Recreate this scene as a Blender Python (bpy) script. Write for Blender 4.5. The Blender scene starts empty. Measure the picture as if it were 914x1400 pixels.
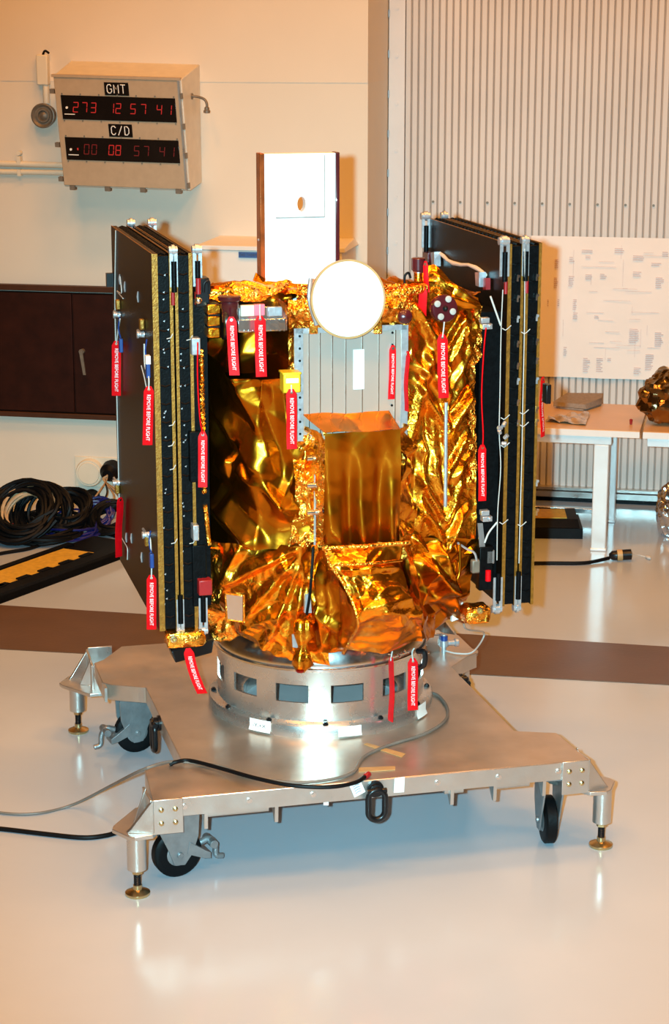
import bpy, bmesh, math, random
import numpy as np
from math import sin, cos, pi, radians, sqrt, atan2
from mathutils import Vector, Matrix

SC = bpy.context.scene
COL = SC.collection
V3 = lambda *a: np.array(a, dtype=float)

# ------------------------------------------------------------------ frames
F = 2711.0; PITCH = radians(13.85); H = 3.3
CAM = V3(0, 0, H); CR = V3(1, 0, 0)
CF = V3(0, cos(PITCH), -sin(PITCH)); CU = V3(0, sin(PITCH), cos(PITCH))
def onplane(u, v, p0, n):
    d = CR*(u-457)/F + CU*(700-v)/F + CF
    return CAM + d*(np.dot(n, p0-CAM)/np.dot(n, d))
def onz(u, v, z): return onplane(u, v, V3(0, 0, z), V3(0, 0, 1))
def proj(p):
    q = np.asarray(p)-CAM; w = q@CF
    return np.stack([457+F*(q@CR)/w, 700-F*(q@CU)/w], -1)
# spacecraft / dolly frame
PSI = radians(14.1); O = V3(-.062, 8.303, 0)
EX = V3(cos(PSI), sin(PSI), 0); EY = V3(-sin(PSI), cos(PSI), 0); EZ = V3(0, 0, 1)
def loc(p): d = np.asarray(p)-O; return np.stack([d@EX, d@EY, d@EZ], -1)
def wor(l): l = np.asarray(l, dtype=float); return O + l[..., 0:1]*EX + l[..., 1:2]*EY + l[..., 2:3]*EZ
def ly(u, v, y): return loc(onplane(u, v, O+EY*y, EY))
def lx(u, v, x): return loc(onplane(u, v, O+EX*x, EX))
def lz(u, v, z): return loc(onz(u, v, z))
def lp(u, v, a, b):          # on the vertical plane through local points a, b
    n = V3(-(b[1]-a[1]), b[0]-a[0], 0); nw = EX*n[0]+EY*n[1]
    return loc(onplane(u, v, wor(V3(a[0], a[1], 0)), nw))
# wall frame: s along the wall, d out of the left wall towards the room, z up
YAW = radians(11.3)
WN = V3(sin(YAW), cos(YAW), 0); WT = V3(cos(YAW), -sin(YAW), 0)
PR = V3(1.914, 13.711, 0); DEP = .78; PL = PR - WN*DEP
def W(s, d, z): return PL + WT*s - WN*d + V3(0, 0, z)
def wc(u, v, d):
    q = onplane(u, v, PL-WN*d, WN); return (float((q-PL)@WT), float(q[2]))

# ------------------------------------------------------------------ materials
def new_mat(name):
    m = bpy.data.materials.new(name); m.use_nodes = True
    return m, m.node_tree, m.node_tree.nodes['Principled BSDF']
def mat(name, col, rough=.5, metal=0., spec=.5, var=0., vscale=8., bump=0., bscale=60., coat=0., emis=None, estr=1., rvar=0., aniso=None):
    m, nt, b = new_mat(name)
    b.inputs['Base Color'].default_value = (*col, 1)
    b.inputs['Roughness'].default_value = rough
    b.inputs['Metallic'].default_value = metal
    b.inputs['Specular IOR Level'].default_value = spec
    b.inputs['Coat Weight'].default_value = coat
    if emis:
        b.inputs['Emission Color'].default_value = (*emis, 1); b.inputs['Emission Strength'].default_value = estr
    N = nt.nodes.new; L = nt.links.new
    if var or bump or rvar:
        tc = N('ShaderNodeTexCoord')
        src = tc.outputs['Object']
        if aniso:
            mp = N('ShaderNodeMapping'); mp.inputs['Scale'].default_value = aniso; L(src, mp.inputs['Vector']); src = mp.outputs['Vector']
    if var:
        n = N('ShaderNodeTexNoise'); n.inputs['Scale'].default_value = vscale; n.inputs['Detail'].default_value = 5
        L(src, n.inputs['Vector'])
        r = N('ShaderNodeValToRGB'); r.color_ramp.elements[0].position = .3; r.color_ramp.elements[1].position = .7
        r.color_ramp.elements[0].color = (*[max(0, c*(1-var)) for c in col], 1)
        r.color_ramp.elements[1].color = (*[min(1, c*(1+var)) for c in col], 1)
        L(n.outputs['Fac'], r.inputs['Fac']); L(r.outputs['Color'], b.inputs['Base Color'])
    if rvar:
        n = N('ShaderNodeTexNoise'); n.inputs['Scale'].default_value = vscale*1.7; n.inputs['Detail'].default_value = 6
        L(src, n.inputs['Vector'])
        mr = N('ShaderNodeMapRange'); mr.inputs['From Min'].default_value = .3; mr.inputs['From Max'].default_value = .7
        mr.inputs['To Min'].default_value = max(0, rough-rvar); mr.inputs['To Max'].default_value = rough+rvar
        L(n.outputs['Fac'], mr.inputs['Value']); L(mr.outputs['Result'], b.inputs['Roughness'])
    if bump:
        n = N('ShaderNodeTexNoise'); n.inputs['Scale'].default_value = bscale; n.inputs['Detail'].default_value = 4
        L(src, n.inputs['Vector'])
        bp = N('ShaderNodeBump'); bp.inputs['Strength'].default_value = bump; bp.inputs['Distance'].default_value = .01
        L(n.outputs['Fac'], bp.inputs['Height']); L(bp.outputs['Normal'], b.inputs['Normal'])
    return m
def foil_mat(name, col, rough, scale, strength, dist=.012):
    m, nt, b = new_mat(name)
    N = nt.nodes.new; L = nt.links.new
    b.inputs['Base Color'].default_value = (*col, 1); b.inputs['Metallic'].default_value = 1; b.inputs['Roughness'].default_value = rough
    tc = N('ShaderNodeTexCoord')
    nz = N('ShaderNodeTexNoise'); nz.inputs['Scale'].default_value = scale*.35; nz.inputs['Detail'].default_value = 2
    L(tc.outputs['Object'], nz.inputs['Vector'])
    mx = N('ShaderNodeVectorMath'); mx.operation = 'MULTIPLY_ADD'; mx.inputs[1].default_value = (.12, .12, .12)
    L(nz.outputs['Color'], mx.inputs[0]); L(tc.outputs['Object'], mx.inputs[2])
    vo = N('ShaderNodeTexVoronoi'); vo.feature = 'F1'; vo.inputs['Scale'].default_value = scale
    L(mx.outputs[0], vo.inputs['Vector'])
    v2 = N('ShaderNodeTexVoronoi'); v2.feature = 'F1'; v2.inputs['Scale'].default_value = scale*2.7
    L(mx.outputs[0], v2.inputs['Vector'])
    ad = N('ShaderNodeMath'); ad.operation = 'MULTIPLY_ADD'; ad.inputs[1].default_value = .35
    L(v2.outputs['Distance'], ad.inputs[0]); L(vo.outputs['Distance'], ad.inputs[2])
    # crinkles come in patches
    n2 = N('ShaderNodeTexNoise'); n2.inputs['Scale'].default_value = 5; L(tc.outputs['Object'], n2.inputs['Vector'])
    mr = N('ShaderNodeMapRange'); mr.inputs['From Min'].default_value = .4; mr.inputs['From Max'].default_value = .65
    mr.inputs['To Min'].default_value = .15; mr.inputs['To Max'].default_value = 1
    L(n2.outputs['Fac'], mr.inputs['Value'])
    mu = N('ShaderNodeMath'); mu.operation = 'MULTIPLY'; L(ad.outputs[0], mu.inputs[0]); L(mr.outputs[0], mu.inputs[1])
    bp = N('ShaderNodeBump'); bp.inputs['Strength'].default_value = strength; bp.inputs['Distance'].default_value = dist
    L(mu.outputs[0], bp.inputs['Height']); L(bp.outputs['Normal'], b.inputs['Normal'])
    return m

M = {}
GOLDC = (.86, .335, .022)
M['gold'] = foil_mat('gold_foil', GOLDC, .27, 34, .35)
M['liner'] = mat('liner_grey', (.42, .43, .44), .6, var=.05)  # plain even grey for the disc added inside the ring
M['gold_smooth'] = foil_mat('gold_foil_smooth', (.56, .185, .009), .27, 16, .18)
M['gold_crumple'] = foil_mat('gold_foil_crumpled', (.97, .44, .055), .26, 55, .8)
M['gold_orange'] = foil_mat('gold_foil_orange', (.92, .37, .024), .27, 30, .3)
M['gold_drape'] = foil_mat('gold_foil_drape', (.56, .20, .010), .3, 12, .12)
M['silver_foil'] = foil_mat('silver_foil', (.86, .82, .8), .2, 14, .12)
M['silver_panel'] = mat('silver_radiator_foil', (.84, .71, .62), .2, .62, var=.03, vscale=6, bump=.05, bscale=9)
M['silver_bag'] = foil_mat('silver_bag_foil', (.8, .82, .85), .15, 9, .8, .04)
M['brown_wrap'] = foil_mat('brown_plastic_wrap', (.3, .19, .09), .2, 6, .6, .03)
M['alu'] = mat('aluminium', (.64, .60, .56), .33, .9, var=.07, vscale=7, rvar=.06, bump=.06, bscale=90)
M['alu_deck'] = mat('aluminium_deck', (.66, .55, .46), .36, .85, var=.12, vscale=5, rvar=.08, bump=.05, bscale=30)
M['alu_ring'] = mat('aluminium_ring', (.78, .72, .67), .28, .9, var=.03, vscale=9, rvar=.04, bump=.012, bscale=30)
M['alu_bright'] = mat('bright_metal', (.85, .84, .83), .22, 1., rvar=.05, bump=.03)
M['steel_grey'] = mat('grey_caster_metal', (.3, .31, .32), .42, .75, var=.15, vscale=20, bump=.1)
M['brass'] = mat('brass', (.62, .48, .25), .3, 1., var=.1, vscale=30)
M['black'] = mat('black_rubber', (.003, .003, .0035), .5, spec=.14, var=.2, bump=.1)
M['black_gloss'] = mat('black_plastic', (.006, .006, .007), .3, spec=.35, var=.2)
M['array_back'] = mat('array_brown_black', (.009, .004, .002), .4, spec=.16, var=.15, vscale=40, bump=.03, bscale=200)
M['array_dark'] = mat('array_dark', (.0025, .003, .0035), .4, spec=.09, var=.4, vscale=60, bump=.12, bscale=120)
M['array_gold'] = mat('array_edge_gold', (.31, .135, .016), .42, .6, var=.25, vscale=60, bump=.2, bscale=150)
M['hinge'] = mat('hinge_silver', (.5, .52, .55), .35, .65, var=.15, vscale=40, bump=.1)
M['white_paint'] = mat('white_radiator_paint', (.93, .92, .9), .5, var=.015, vscale=10)
M['white_dish'] = mat('white_dish_paint', (.93, .92, .89), .5, var=.015, vscale=14)
M['white_wire'] = mat('white_wire', (.55, .53, .5), .5, var=.05)
M['kapton'] = mat('kapton_edge', (.42, .1, .02), .25, .55, var=.3, vscale=20)
M['maroon'] = mat('maroon_plastic', (.07, .008, .012), .25, var=.2, coat=.3)
M['grey_pad'] = mat('grey_pad', (.42, .4, .36), .6, var=.1)
M['red'] = mat('red_tag_fabric', (.72, .002, .006), .5, spec=.15, var=.1, vscale=40, bump=.15, bscale=300)
M['red_dark'] = mat('dark_red_plastic', (.3, .01, .012), .35, var=.15)
M['pink'] = mat('pink_film', (.75, .18, .25), .35, var=.1)
M['white_ink'] = mat('white_lettering', (.85, .84, .82), .6, var=.03)
M['yellow'] = mat('yellow_plastic', (.85, .56, .02), .4, var=.08, vscale=20)
M['ramp_yellow'] = mat('ramp_yellow', (.62, .36, .03), .55, var=.15, vscale=30, bump=.2)
M['blue'] = mat('blue_plastic', (.005, .04, .2), .4, var=.15)
M['blue_cable'] = mat('blue_cable', (.006, .008, .1), .4, var=.3, vscale=20)
M['tan_cable'] = mat('tan_cable', (.45, .3, .16), .5, var=.2, vscale=20)
M['grey_cable'] = mat('grey_cable', (.16, .14, .12), .5, var=.15)
M['paper'] = mat('paper', (.86, .84, .8), .7, var=.02)
M['poster'] = mat('drawing_paper', (.86, .79, .74), .8, var=.025, vscale=4, bump=.05, bscale=3)
M['ink'] = mat('faint_ink', (.6, .42, .39), .8, var=.15)
M['ink_dark'] = mat('dark_ink', (.05, .04, .05), .8, var=.15)
M['tape_tan'] = mat('tan_tape', (.5, .3, .12), .4, var=.15, vscale=20)
M['wall'] = mat('wall_cream', (.72, .64, .53), .6, var=.02, vscale=2, bump=.03, bscale=90)
M['wall_up'] = mat('wall_cream_upper', (.74, .63, .5), .6, var=.02, vscale=2, bump=.03, bscale=90)
M['door'] = mat('corrugated_door_paint', (.64, .59, .55), .5, var=.05, vscale=1.5)
M['trim'] = mat('door_frame_paint', (.72, .7, .69), .5, var=.04, vscale=3)
M['room'] = mat('hall_wall', (.06, .052, .045), .8, var=.08, vscale=1)
M['ceil'] = mat('hall_ceiling', (.05, .045, .04), .8, var=.08, vscale=1)
M['cab'] = mat('dark_brown_cabinet', (.024, .005, .002), .5, spec=.15, var=.25, vscale=9, bump=.05)
M['cab_trim'] = mat('brown_cabinet_trim', (.06, .022, .01), .45, spec=.2, var=.15, vscale=9)
M['box_paint'] = mat('clock_box_tan', (.47, .34, .22), .45, .1, var=.05, vscale=20, bump=.03)
M['box_side'] = mat('clock_box_side', (.66, .58, .47), .4, .1, var=.06, vscale=12)
M['cream_plastic'] = mat('cream_plastic', (.74, .66, .52), .5, var=.03)
M['display'] = mat('black_display', (.006, .004, .004), .2, var=.2)
M['led'] = mat('red_led', (.04, .002, .002), .4, emis=(1, .03, .02), estr=.5, var=.05)
M['led_dim'] = mat('red_led_dim', (.03, .002, .002), .4, emis=(1, .03, .02), estr=.13, var=.05)
M['bell'] = mat('grey_horn', (.2, .16, .12), .5, .4, var=.15, vscale=30)
M['white_box'] = mat('white_cabinet', (.8, .74, .68), .5, var=.02)
M['blue_label'] = mat('blue_label', (.03, .1, .3), .5, var=.1)
M['table_top'] = mat('table_laminate', (.58, .36, .18), .35, var=.05, vscale=6)
M['table_edge'] = mat('table_edge_white', (.8, .74, .7), .4, var=.03)
M['table_leg'] = mat('table_leg_paint', (.8, .8, .8), .3, .3, var=.03)
M['cloth'] = mat('grey_cloth', (.25, .2, .16), .9, var=.15, vscale=40, bump=.6, bscale=40)
M['clear'] = mat('crinkled_sleeve', (.42, .3, .2), .2, .3, var=.4, vscale=12)
M['strip'] = mat('trench_cover_brown', (.11, .055, .028), .42, var=.12, vscale=3, bump=.08, bscale=40)
# floor: glossy epoxy with faint scuffs
def floor_mat():
    m, nt, b = new_mat('epoxy_floor'); N = nt.nodes.new; L = nt.links.new
    tc = N('ShaderNodeTexCoord')
    n = N('ShaderNodeTexNoise'); n.inputs['Scale'].default_value = 1.3; n.inputs['Detail'].default_value = 6; L(tc.outputs['Object'], n.inputs['Vector'])
    r = N('ShaderNodeValToRGB'); r.color_ramp.elements[0].position = .25; r.color_ramp.elements[1].position = .75
    r.color_ramp.elements[0].color = (.435, .485, .55, 1); r.color_ramp.elements[1].color = (.475, .525, .59, 1)
    L(n.outputs['Fac'], r.inputs['Fac']); L(r.outputs['Color'], b.inputs['Base Color'])
    n2 = N('ShaderNodeTexNoise'); n2.inputs['Scale'].default_value = 3; n2.inputs['Detail'].default_value = 8; L(tc.outputs['Object'], n2.inputs['Vector'])
    mr = N('ShaderNodeMapRange'); mr.inputs['To Min'].default_value = .10; mr.inputs['To Max'].default_value = .24
    L(n2.outputs['Fac'], mr.inputs['Value']); L(mr.outputs[0], b.inputs['Roughness'])
    n3 = N('ShaderNodeTexNoise'); n3.inputs['Scale'].default_value = 5; n3.inputs['Detail'].default_value = 3; L(tc.outputs['Object'], n3.inputs['Vector'])
    bp = N('ShaderNodeBump'); bp.inputs['Strength'].default_value = .05; bp.inputs['Distance'].default_value = .02
    L(n3.outputs['Fac'], bp.inputs['Height']); L(bp.outputs['Normal'], b.inputs['Normal'])
    b.inputs['Specular IOR Level'].default_value = .5
    return m
M['floor'] = floor_mat()

# ------------------------------------------------------------------ mesh builder
class MB:
    def __init__(s): s.v = []; s.f = []; s.m = []; s.mi = 0
    def add(s, vs, fs):
        n = len(s.v); s.v += [tuple(map(float, p)) for p in vs]
        s.f += [tuple(i+n for i in f) for f in fs]; s.m += [s.mi]*len(fs); return s
    def hexa(s, p):   # 8 points: bottom 4 ccw, top 4 ccw
        return s.add(p, [(3, 2, 1, 0), (4, 5, 6, 7), (0, 1, 5, 4), (1, 2, 6, 5), (2, 3, 7, 6), (3, 0, 4, 7)])
    def box(s, a, b, rot=None, at=None):
        (x0, y0, z0), (x1, y1, z1) = a, b
        p = [V3(x, y, z) for z in (z0, z1) for x, y in ((x0, y0), (x1, y0), (x1, y1), (x0, y1))]
        if rot is not None: p = [np.array(rot) @ q + (at if at is not None else 0) for q in p]
        return s.hexa(p)
    def prism(s, poly, z0, z1):
        n = len(poly); vs = [(x, y, z0) for x, y in poly]+[(x, y, z1) for x, y in poly]
        return s.add(vs, [tuple(range(n-1, -1, -1)), tuple(range(n, 2*n))]+[(i, (i+1) % n, n+(i+1) % n, n+i) for i in range(n)])
    def solid(s, pts, off):   # polygon pts extruded by vector off
        n = len(pts); off = np.array(off, float); vs = [np.array(p, float) for p in pts]; vs = vs+[p+off for p in vs]
        return s.add(vs, [tuple(range(n-1, -1, -1)), tuple(range(n, 2*n))]+[(i, (i+1) % n, n+(i+1) % n, n+i) for i in range(n)])
    def cyl(s, p0, p1, r0, r1=None, n=24):
        return s.lathe(p0, np.array(p1, float)-np.array(p0, float), [(0, r0), (1, r0 if r1 is None else r1)], n, True)
    def lathe(s, p0, ax, prof, n=28, unit=False):   # prof: (t, r); t along ax (metres unless unit), capped at ends
        p0 = np.array(p0, float); ax = np.array(ax, float); ln = np.linalg.norm(ax); a = ax/ln
        h = V3(0, 0, 1) if abs(a[2]) < .9 else V3(1, 0, 0)
        e = np.cross(h, a); e /= np.linalg.norm(e); g = np.cross(a, e)
        vs = []; k = len(prof)
        for t, r in prof:
            c = p0 + a*(t*ln if unit else t)
            vs += [c + r*(e*cos(2*pi*i/n)+g*sin(2*pi*i/n)) for i in range(n)]
        fs = [(j*n+i, j*n+(i+1) % n, (j+1)*n+(i+1) % n, (j+1)*n+i) for j in range(k-1) for i in range(n)]
        loop = prof[0] == prof[-1]
        if prof[0][1] > 1e-6 and not loop: fs.append(tuple(range(n-1, -1, -1)))
        if prof[-1][1] > 1e-6 and not loop: fs.append(tuple((k-1)*n+i for i in range(n)))
        return s.add(vs, fs)
    def tube(s, pts, r, n=8, closed=False):
        P = [np.array(p, float) for p in pts]; k = len(P); vs = []; e = None
        for i in range(k):
            a = P[(i+1) % k]-P[i-1] if closed else P[min(i+1, k-1)]-P[max(i-1, 0)]
            l = np.linalg.norm(a); a = a/l if l > 1e-9 else V3(0, 0, 1)
            if e is None:
                h = V3(0, 0, 1) if abs(a[2]) < .9 else V3(1, 0, 0); e = np.cross(h, a)
            e = e - a*(e@a); e /= np.linalg.norm(e); g = np.cross(a, e)
            rr = r[i] if hasattr(r, '__len__') else r
            vs += [P[i] + rr*(e*cos(2*pi*q/n)+g*sin(2*pi*q/n)) for q in range(n)]
        m = k if closed else k-1
        fs = [(j*n+i, j*n+(i+1) % n, ((j+1) % k)*n+(i+1) % n, ((j+1) % k)*n+i) for j in range(m) for i in range(n)]
        if not closed: fs += [tuple(range(n-1, -1, -1)), tuple((k-1)*n+i for i in range(n))]
        return s.add(vs, fs)
    def grid(s, P, thick=None):
        P = np.asarray(P); a, b = P.shape[:2]
        fs = [(j*b+i, j*b+i+1, (j+1)*b+i+1, (j+1)*b+i) for j in range(a-1) for i in range(b-1)]
        return s.add(P.reshape(-1, 3), fs)
    def sphere(s, c, r, n=16, k=10):
        return s.lathe(np.array(c, float)-V3(0, 0, r), (0, 0, 1), [(r-r*cos(pi*j/k), r*sin(pi*j/k)) for j in range(k+1)], n)
    def build(s, name, m, parent=None, world=False, smooth=40, bevel=0, keep=False):
        v = np.array(s.v)
        if world and parent is not None:
            inv = parent.get('_inv'); v = v @ Matrix_np(parent)[:3, :3].T + Matrix_np(parent)[:3, 3]
        org = np.zeros(3)
        if parent is None and not keep:
            lo, hi = v.min(0), v.max(0); org = V3((lo[0]+hi[0])/2, (lo[1]+hi[1])/2, lo[2]); v = v-org
        me = bpy.data.meshes.new(name); me.from_pydata([tuple(p) for p in v], [], s.f)
        ms = m if isinstance(m, (list, tuple)) else [m]
        for q in ms: me.materials.append(M[q])
        if len(ms) > 1: me.polygons.foreach_set('material_index', s.m)
        bm = bmesh.new(); bm.from_mesh(me); bmesh.ops.recalc_face_normals(bm, faces=bm.faces); bm.to_mesh(me); bm.free()
        me.polygons.foreach_set('use_smooth', [True]*len(me.polygons))
        me.set_sharp_from_angle(angle=radians(smooth))
        o = bpy.data.objects.new(name, me); COL.objects.link(o); o.location = org
        if parent is not None: o.parent = parent
        if bevel:
            b = o.modifiers.new('bevel', 'BEVEL'); b.width = bevel; b.segments = 2; b.limit_method = 'ANGLE'
        return o
_MAT = {}
def Matrix_np(o):     # world -> thing frame (walks up to the thing)
    while o.parent is not None: o = o.parent
    if o.name not in _MAT:
        m = Matrix.Translation(o.location) @ Matrix.Rotation(o.rotation_euler.z, 4, 'Z')
        _MAT[o.name] = np.array(m.inverted())
    return _MAT[o.name]
def tag(o, label=None, cat=None, group=None, kind=None):
    if label: o['label'] = label
    if cat: o['category'] = cat
    if group: o['group'] = group
    if kind: o['kind'] = kind
    return o
def thing(name, label, cat, at, rotz=0, group=None):
    o = bpy.data.objects.new(name, None); COL.objects.link(o); o.empty_display_size = .1
    o.location = tuple(map(float, at)); o.rotation_euler = (0, 0, rotz)
    return tag(o, label, cat, group)
def struct(o): o['kind'] = 'structure'; return o
def spline(pts, n=8):
    P = np.array(pts, float); out = []
    Q = np.vstack([2*P[0]-P[1], P, 2*P[-1]-P[-2]])
    for i in range(1, len(Q)-2):
        for t in np.linspace(0, 1, n, endpoint=False):
            a, b, c, d = Q[i-1:i+3]
            out.append(.5*(2*b+(c-a)*t+(2*a-5*b+4*c-d)*t*t+(3*b-a-3*c+d)*t**3))
    out.append(P[-1]); return out
def text_mesh(body, size):     # flat text in XY, centred
    c = bpy.data.curves.new('lettering', 'FONT'); c.body = body; c.size = size; c.align_x = 'CENTER'; c.align_y = 'CENTER'; c.resolution_u = 2
    o = bpy.data.objects.new('lettering', c); COL.objects.link(o)
    bpy.context.view_layer.update()
    me = bpy.data.meshes.new_from_object(o.evaluated_get(bpy.context.evaluated_depsgraph_get()))
    vs = [tuple(q.co) for q in me.vertices]; fs = [tuple(p.vertices) for p in me.polygons]
    bpy.data.objects.remove(o); bpy.data.curves.remove(c); bpy.data.meshes.remove(me)
    return vs, fs
def put_text(mb, body, size, origin, ex, ey, wmax=None):
    vs, fs = text_mesh(body, size)
    if wmax:
        w = max(v[0] for v in vs)-min(v[0] for v in vs); k = wmax/w
    else: k = 1
    mb.add([np.array(origin)+np.array(ex)*v[0]*k+np.array(ey)*v[1] for v in vs], fs)

# ------------------------------------------------------------------ camera, lights, world
cd = bpy.data.cameras.new('camera'); cam = bpy.data.objects.new('camera', cd); COL.objects.link(cam)
cam.location = CAM; cam.rotation_euler = (pi/2-PITCH, 0, 0)
cd.sensor_fit = 'VERTICAL'; cd.sensor_height = 36; cd.sensor_width = 24; cd.lens = 36*F/1400; cd.clip_end = 100
SC.camera = cam
SC.view_settings.view_transform = 'Standard'; SC.view_settings.look = 'None'; SC.view_settings.gamma = 1
SC.view_settings.use_curve_mapping = False; SC.view_settings.exposure = 0
def light(name, kind, at, energy, col, rot=(0, 0, 0), **kw):
    d = bpy.data.lights.new(name, kind); d.energy = energy; d.color = col
    for k, q in kw.items(): setattr(d, k, q)
    o = bpy.data.objects.new(name, d); COL.objects.link(o); o.location = at; o.rotation_euler = rot; return o
FLASH = 5200; OVER = 184
fl = light('camera_flash', 'SPOT', (-.17, .05, H+.04), FLASH, (.42, .86, 1.0), (pi/2-radians(14.8), 0, -radians(3.5)), spot_size=radians(46), spot_blend=1, shadow_soft_size=.035)
for x in (-2.6, .3, 3.2):
    for y in (.6, 5.0, 9.4):
        light('hall_lamp', 'AREA', (x, y, 8.6), OVER, (1., .41, .075), shape='RECTANGLE', size=1.3, size_y=1.3)
wd = bpy.data.worlds.new('world'); SC.world = wd; wd.use_nodes = True
wd.node_tree.nodes['Background'].inputs['Color'].default_value = (1, .45, .1, 1)
wd.node_tree.nodes['Background'].inputs['Strength'].default_value = .03

# ------------------------------------------------------------------ the hall
def wpts(s0, s1, d0, d1, z0, z1):
    return [W(s, d, z) for z in (z0, z1) for s, d in ((s0, d0), (s1, d0), (s1, d1), (s0, d1))]
SE = -1.573                       # free end of the cream wall
struct(MB().box((-7, -8, -.1), (8, 17, 0)).build('floor', 'floor'))
struct(MB().hexa(wpts(-6.5, SE, 0, -1.0, 0, 2.92)).build('wall_back_left', 'wall'))
struct(MB().hexa(wpts(-6.5, SE, 0.004, -1.0, 2.92, 9)).build('wall_back_left_upper', 'wall_up'))
struct(MB().box((-7, -8, 0), (-6.8, 17, 9)).build('wall_left', 'room'))
struct(MB().box((6.8, -8, 0), (7, 17, 9)).build('wall_right', 'room'))
struct(MB().box((-7, -8.2, 0), (7, -8, 9)).build('wall_front', 'room'))
struct(MB().box((-7, -8.2, 9), (8, 17, 9.1)).build('ceiling', 'ceil'))
# corrugated roll-up door, one folded sheet
m = MB(); prof = []
per = .0475; s = -1.45
while s < 6.6:
    prof += [(s, 0), (s+.0325, 0), (s+.0355, -.024)]; s += per
G = np.array([[W(a, -DEP+b, z) for a, b in prof] for z in (.09, 9)])
m.grid(G); m.hexa(wpts(-1.46, 6.6, -DEP-.045, -DEP-.06, .0, 9)); struct(m.build('door_1', 'door', smooth=20))
m = MB(); m.hexa(wpts(-1.566, -1.455, -DEP+.02, -DEP-.05, 0, 9))
for z in np.arange(.2, 8, .32): m.cyl(W(-1.51, -DEP+.018, z), W(-1.51, -DEP+.026, z), .012, n=10)
struct(m.build('trim_1', 'trim'))
m = MB()
for z in np.arange(.1, 8, .27): m.hexa(wpts(-1.57, -1.562, -DEP+.03, -DEP+.01, z, z+.05))
struct(m.build('trim_2', 'steel_grey'))
m = MB(); m.hexa(wpts(-1.45, 6.6, -DEP+.09, -DEP-.02, .035, .075)); m.hexa(wpts(-1.45, 6.6, -DEP+.07, -DEP-.02, .082, .1))
struct(m.build('baseboard_door', 'alu'))
struct(MB().hexa(wpts(-1.45, 6.6, -DEP+.06, -DEP-.02, 0.0, .034)).build('baseboard_seal', 'black'))
m = MB()
for k in range(26):
    m.cyl(W(-1.25+.19*k, -DEP-.002, 2.09), W(-1.25+.19*k, -DEP+.008, 2.09), .009, n=8)
struct(m.build('trim_3', 'bell'))
# brown trench cover let into the floor
a, b, c, d = (onz(*q, 0) for q in ((0, 828), (914, 885), (0, 888), (914, 937)))
e1 = (b-a)/np.linalg.norm(b-a); e2 = (d-c)/np.linalg.norm(d-c)
poly = [c-e1*4.4, c, d, d+e1*4.6, b+e1*4.6, b, a, a-e1*4.4]
m = MB().prism([(p[0], p[1]) for p in poly], 0, .004)
struct(m.build('trim_4', 'strip'))
for (u, v), w in (((250, 888), 'on the trench cover left of the dolly'), ((592, 925), 'on the trench cover right of the dolly')):
    p = onz(u, v, .004); m = MB(); m.lathe(p, (0, 0, 1), [(0, .032), (.004, .034), (.007, .028), (.005, .012), (.005, 0)], 20)
    tag(m.build('floor_plug', 'black'), 'small dark round floor plug '+w, 'plug', 'floor plugs')

# ------------------------------------------------------------------ wall cabinet, brown
s0, s1, sm = -5.2, -2.95, wc(101, 400, 0)[0]
zt, zb = 1.545, .615
t = thing('wall_cabinet', 'long dark brown wall cabinet with flat doors behind the left solar array', 'cabinet', W(-4.2, 0, zb))
MB().hexa(wpts(s0, s1, .03, -.02, zb+.04, zt-.05)).build('body', 'cab', t, True)
m = MB(); m.hexa(wpts(s0, s1, .06, 0, zt-.04, zt)); m.build('top_rail', 'cab_trim', t, True, bevel=.004)
m = MB(); m.hexa(wpts(s0, s1, .06, 0, zb, zb+.035)); m.build('bottom_rail', 'cab_trim', t, True, bevel=.004)
d1 = MB().hexa(wpts(s0+.01, sm-.006, .05, .02, zb+.045, zt-.055)).build('door', 'cab', t, True, bevel=.003)
d2 = MB().hexa(wpts(sm+.006, s1-.01, .05, .02, zb+.045, zt-.055)).build('door', 'cab', t, True, bevel=.003)
hs, hz = wc(113, 478, .05)
m = MB(); m.cyl(W(hs, .05, hz-.01), W(hs, .085, hz-.01), .018, n=14)
m.solid([W(hs-.012, .085, hz), W(hs+.012, .085, hz), W(hs+.03, .08, hz-.17), W(hs+.012, .08, hz-.17)], -WN*.014)
m.build('handle', 'bell', d2, True)

# ------------------------------------------------------------------ white cabinet behind the radiator
s0, s1 = wc(268, 335, .5)[0], wc(471, 335, .5)[0]; zt = 1.895
t = thing('white_wall_cabinet', 'white metal cabinet with blue label strip behind the tall white panel', 'cabinet', W((s0+s1)/2, .25, .9))
m = MB(); m.hexa(wpts(s0+.02, s1-.02, .49, 0, .9, zt-.03)); m.build('body', 'white_box', t, True, bevel=.006)
m = MB(); m.hexa([W(s0, .5, zt-.03), W(s1, .5, zt-.03), W(s1, 0, zt-.03), W(s0+.0, 0, zt-.03), W(s0, .5, zt), W(s1, .5, zt), W(s1-.03, 0, zt+.012), W(s0+.03, 0, zt+.012)]); m.build('lid', 'white_box', t, True, bevel=.004)
b0 = wc(326, 343, .5); b1 = wc(380, 336, .5)
l = MB().hexa(wpts(b0[0], b1[0], .503, .488, zt-.075, zt-.038)).build('label_strip', 'blue_label', t, True)
m = MB(); put_text(m, 'THIS THERMAL', .026, W(b0[0]+.075, .5045, zt-.057), WT, EZ, (b1[0]-b0[0])*.55); m.build('lettering', 'ink_dark', l, True)

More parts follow.
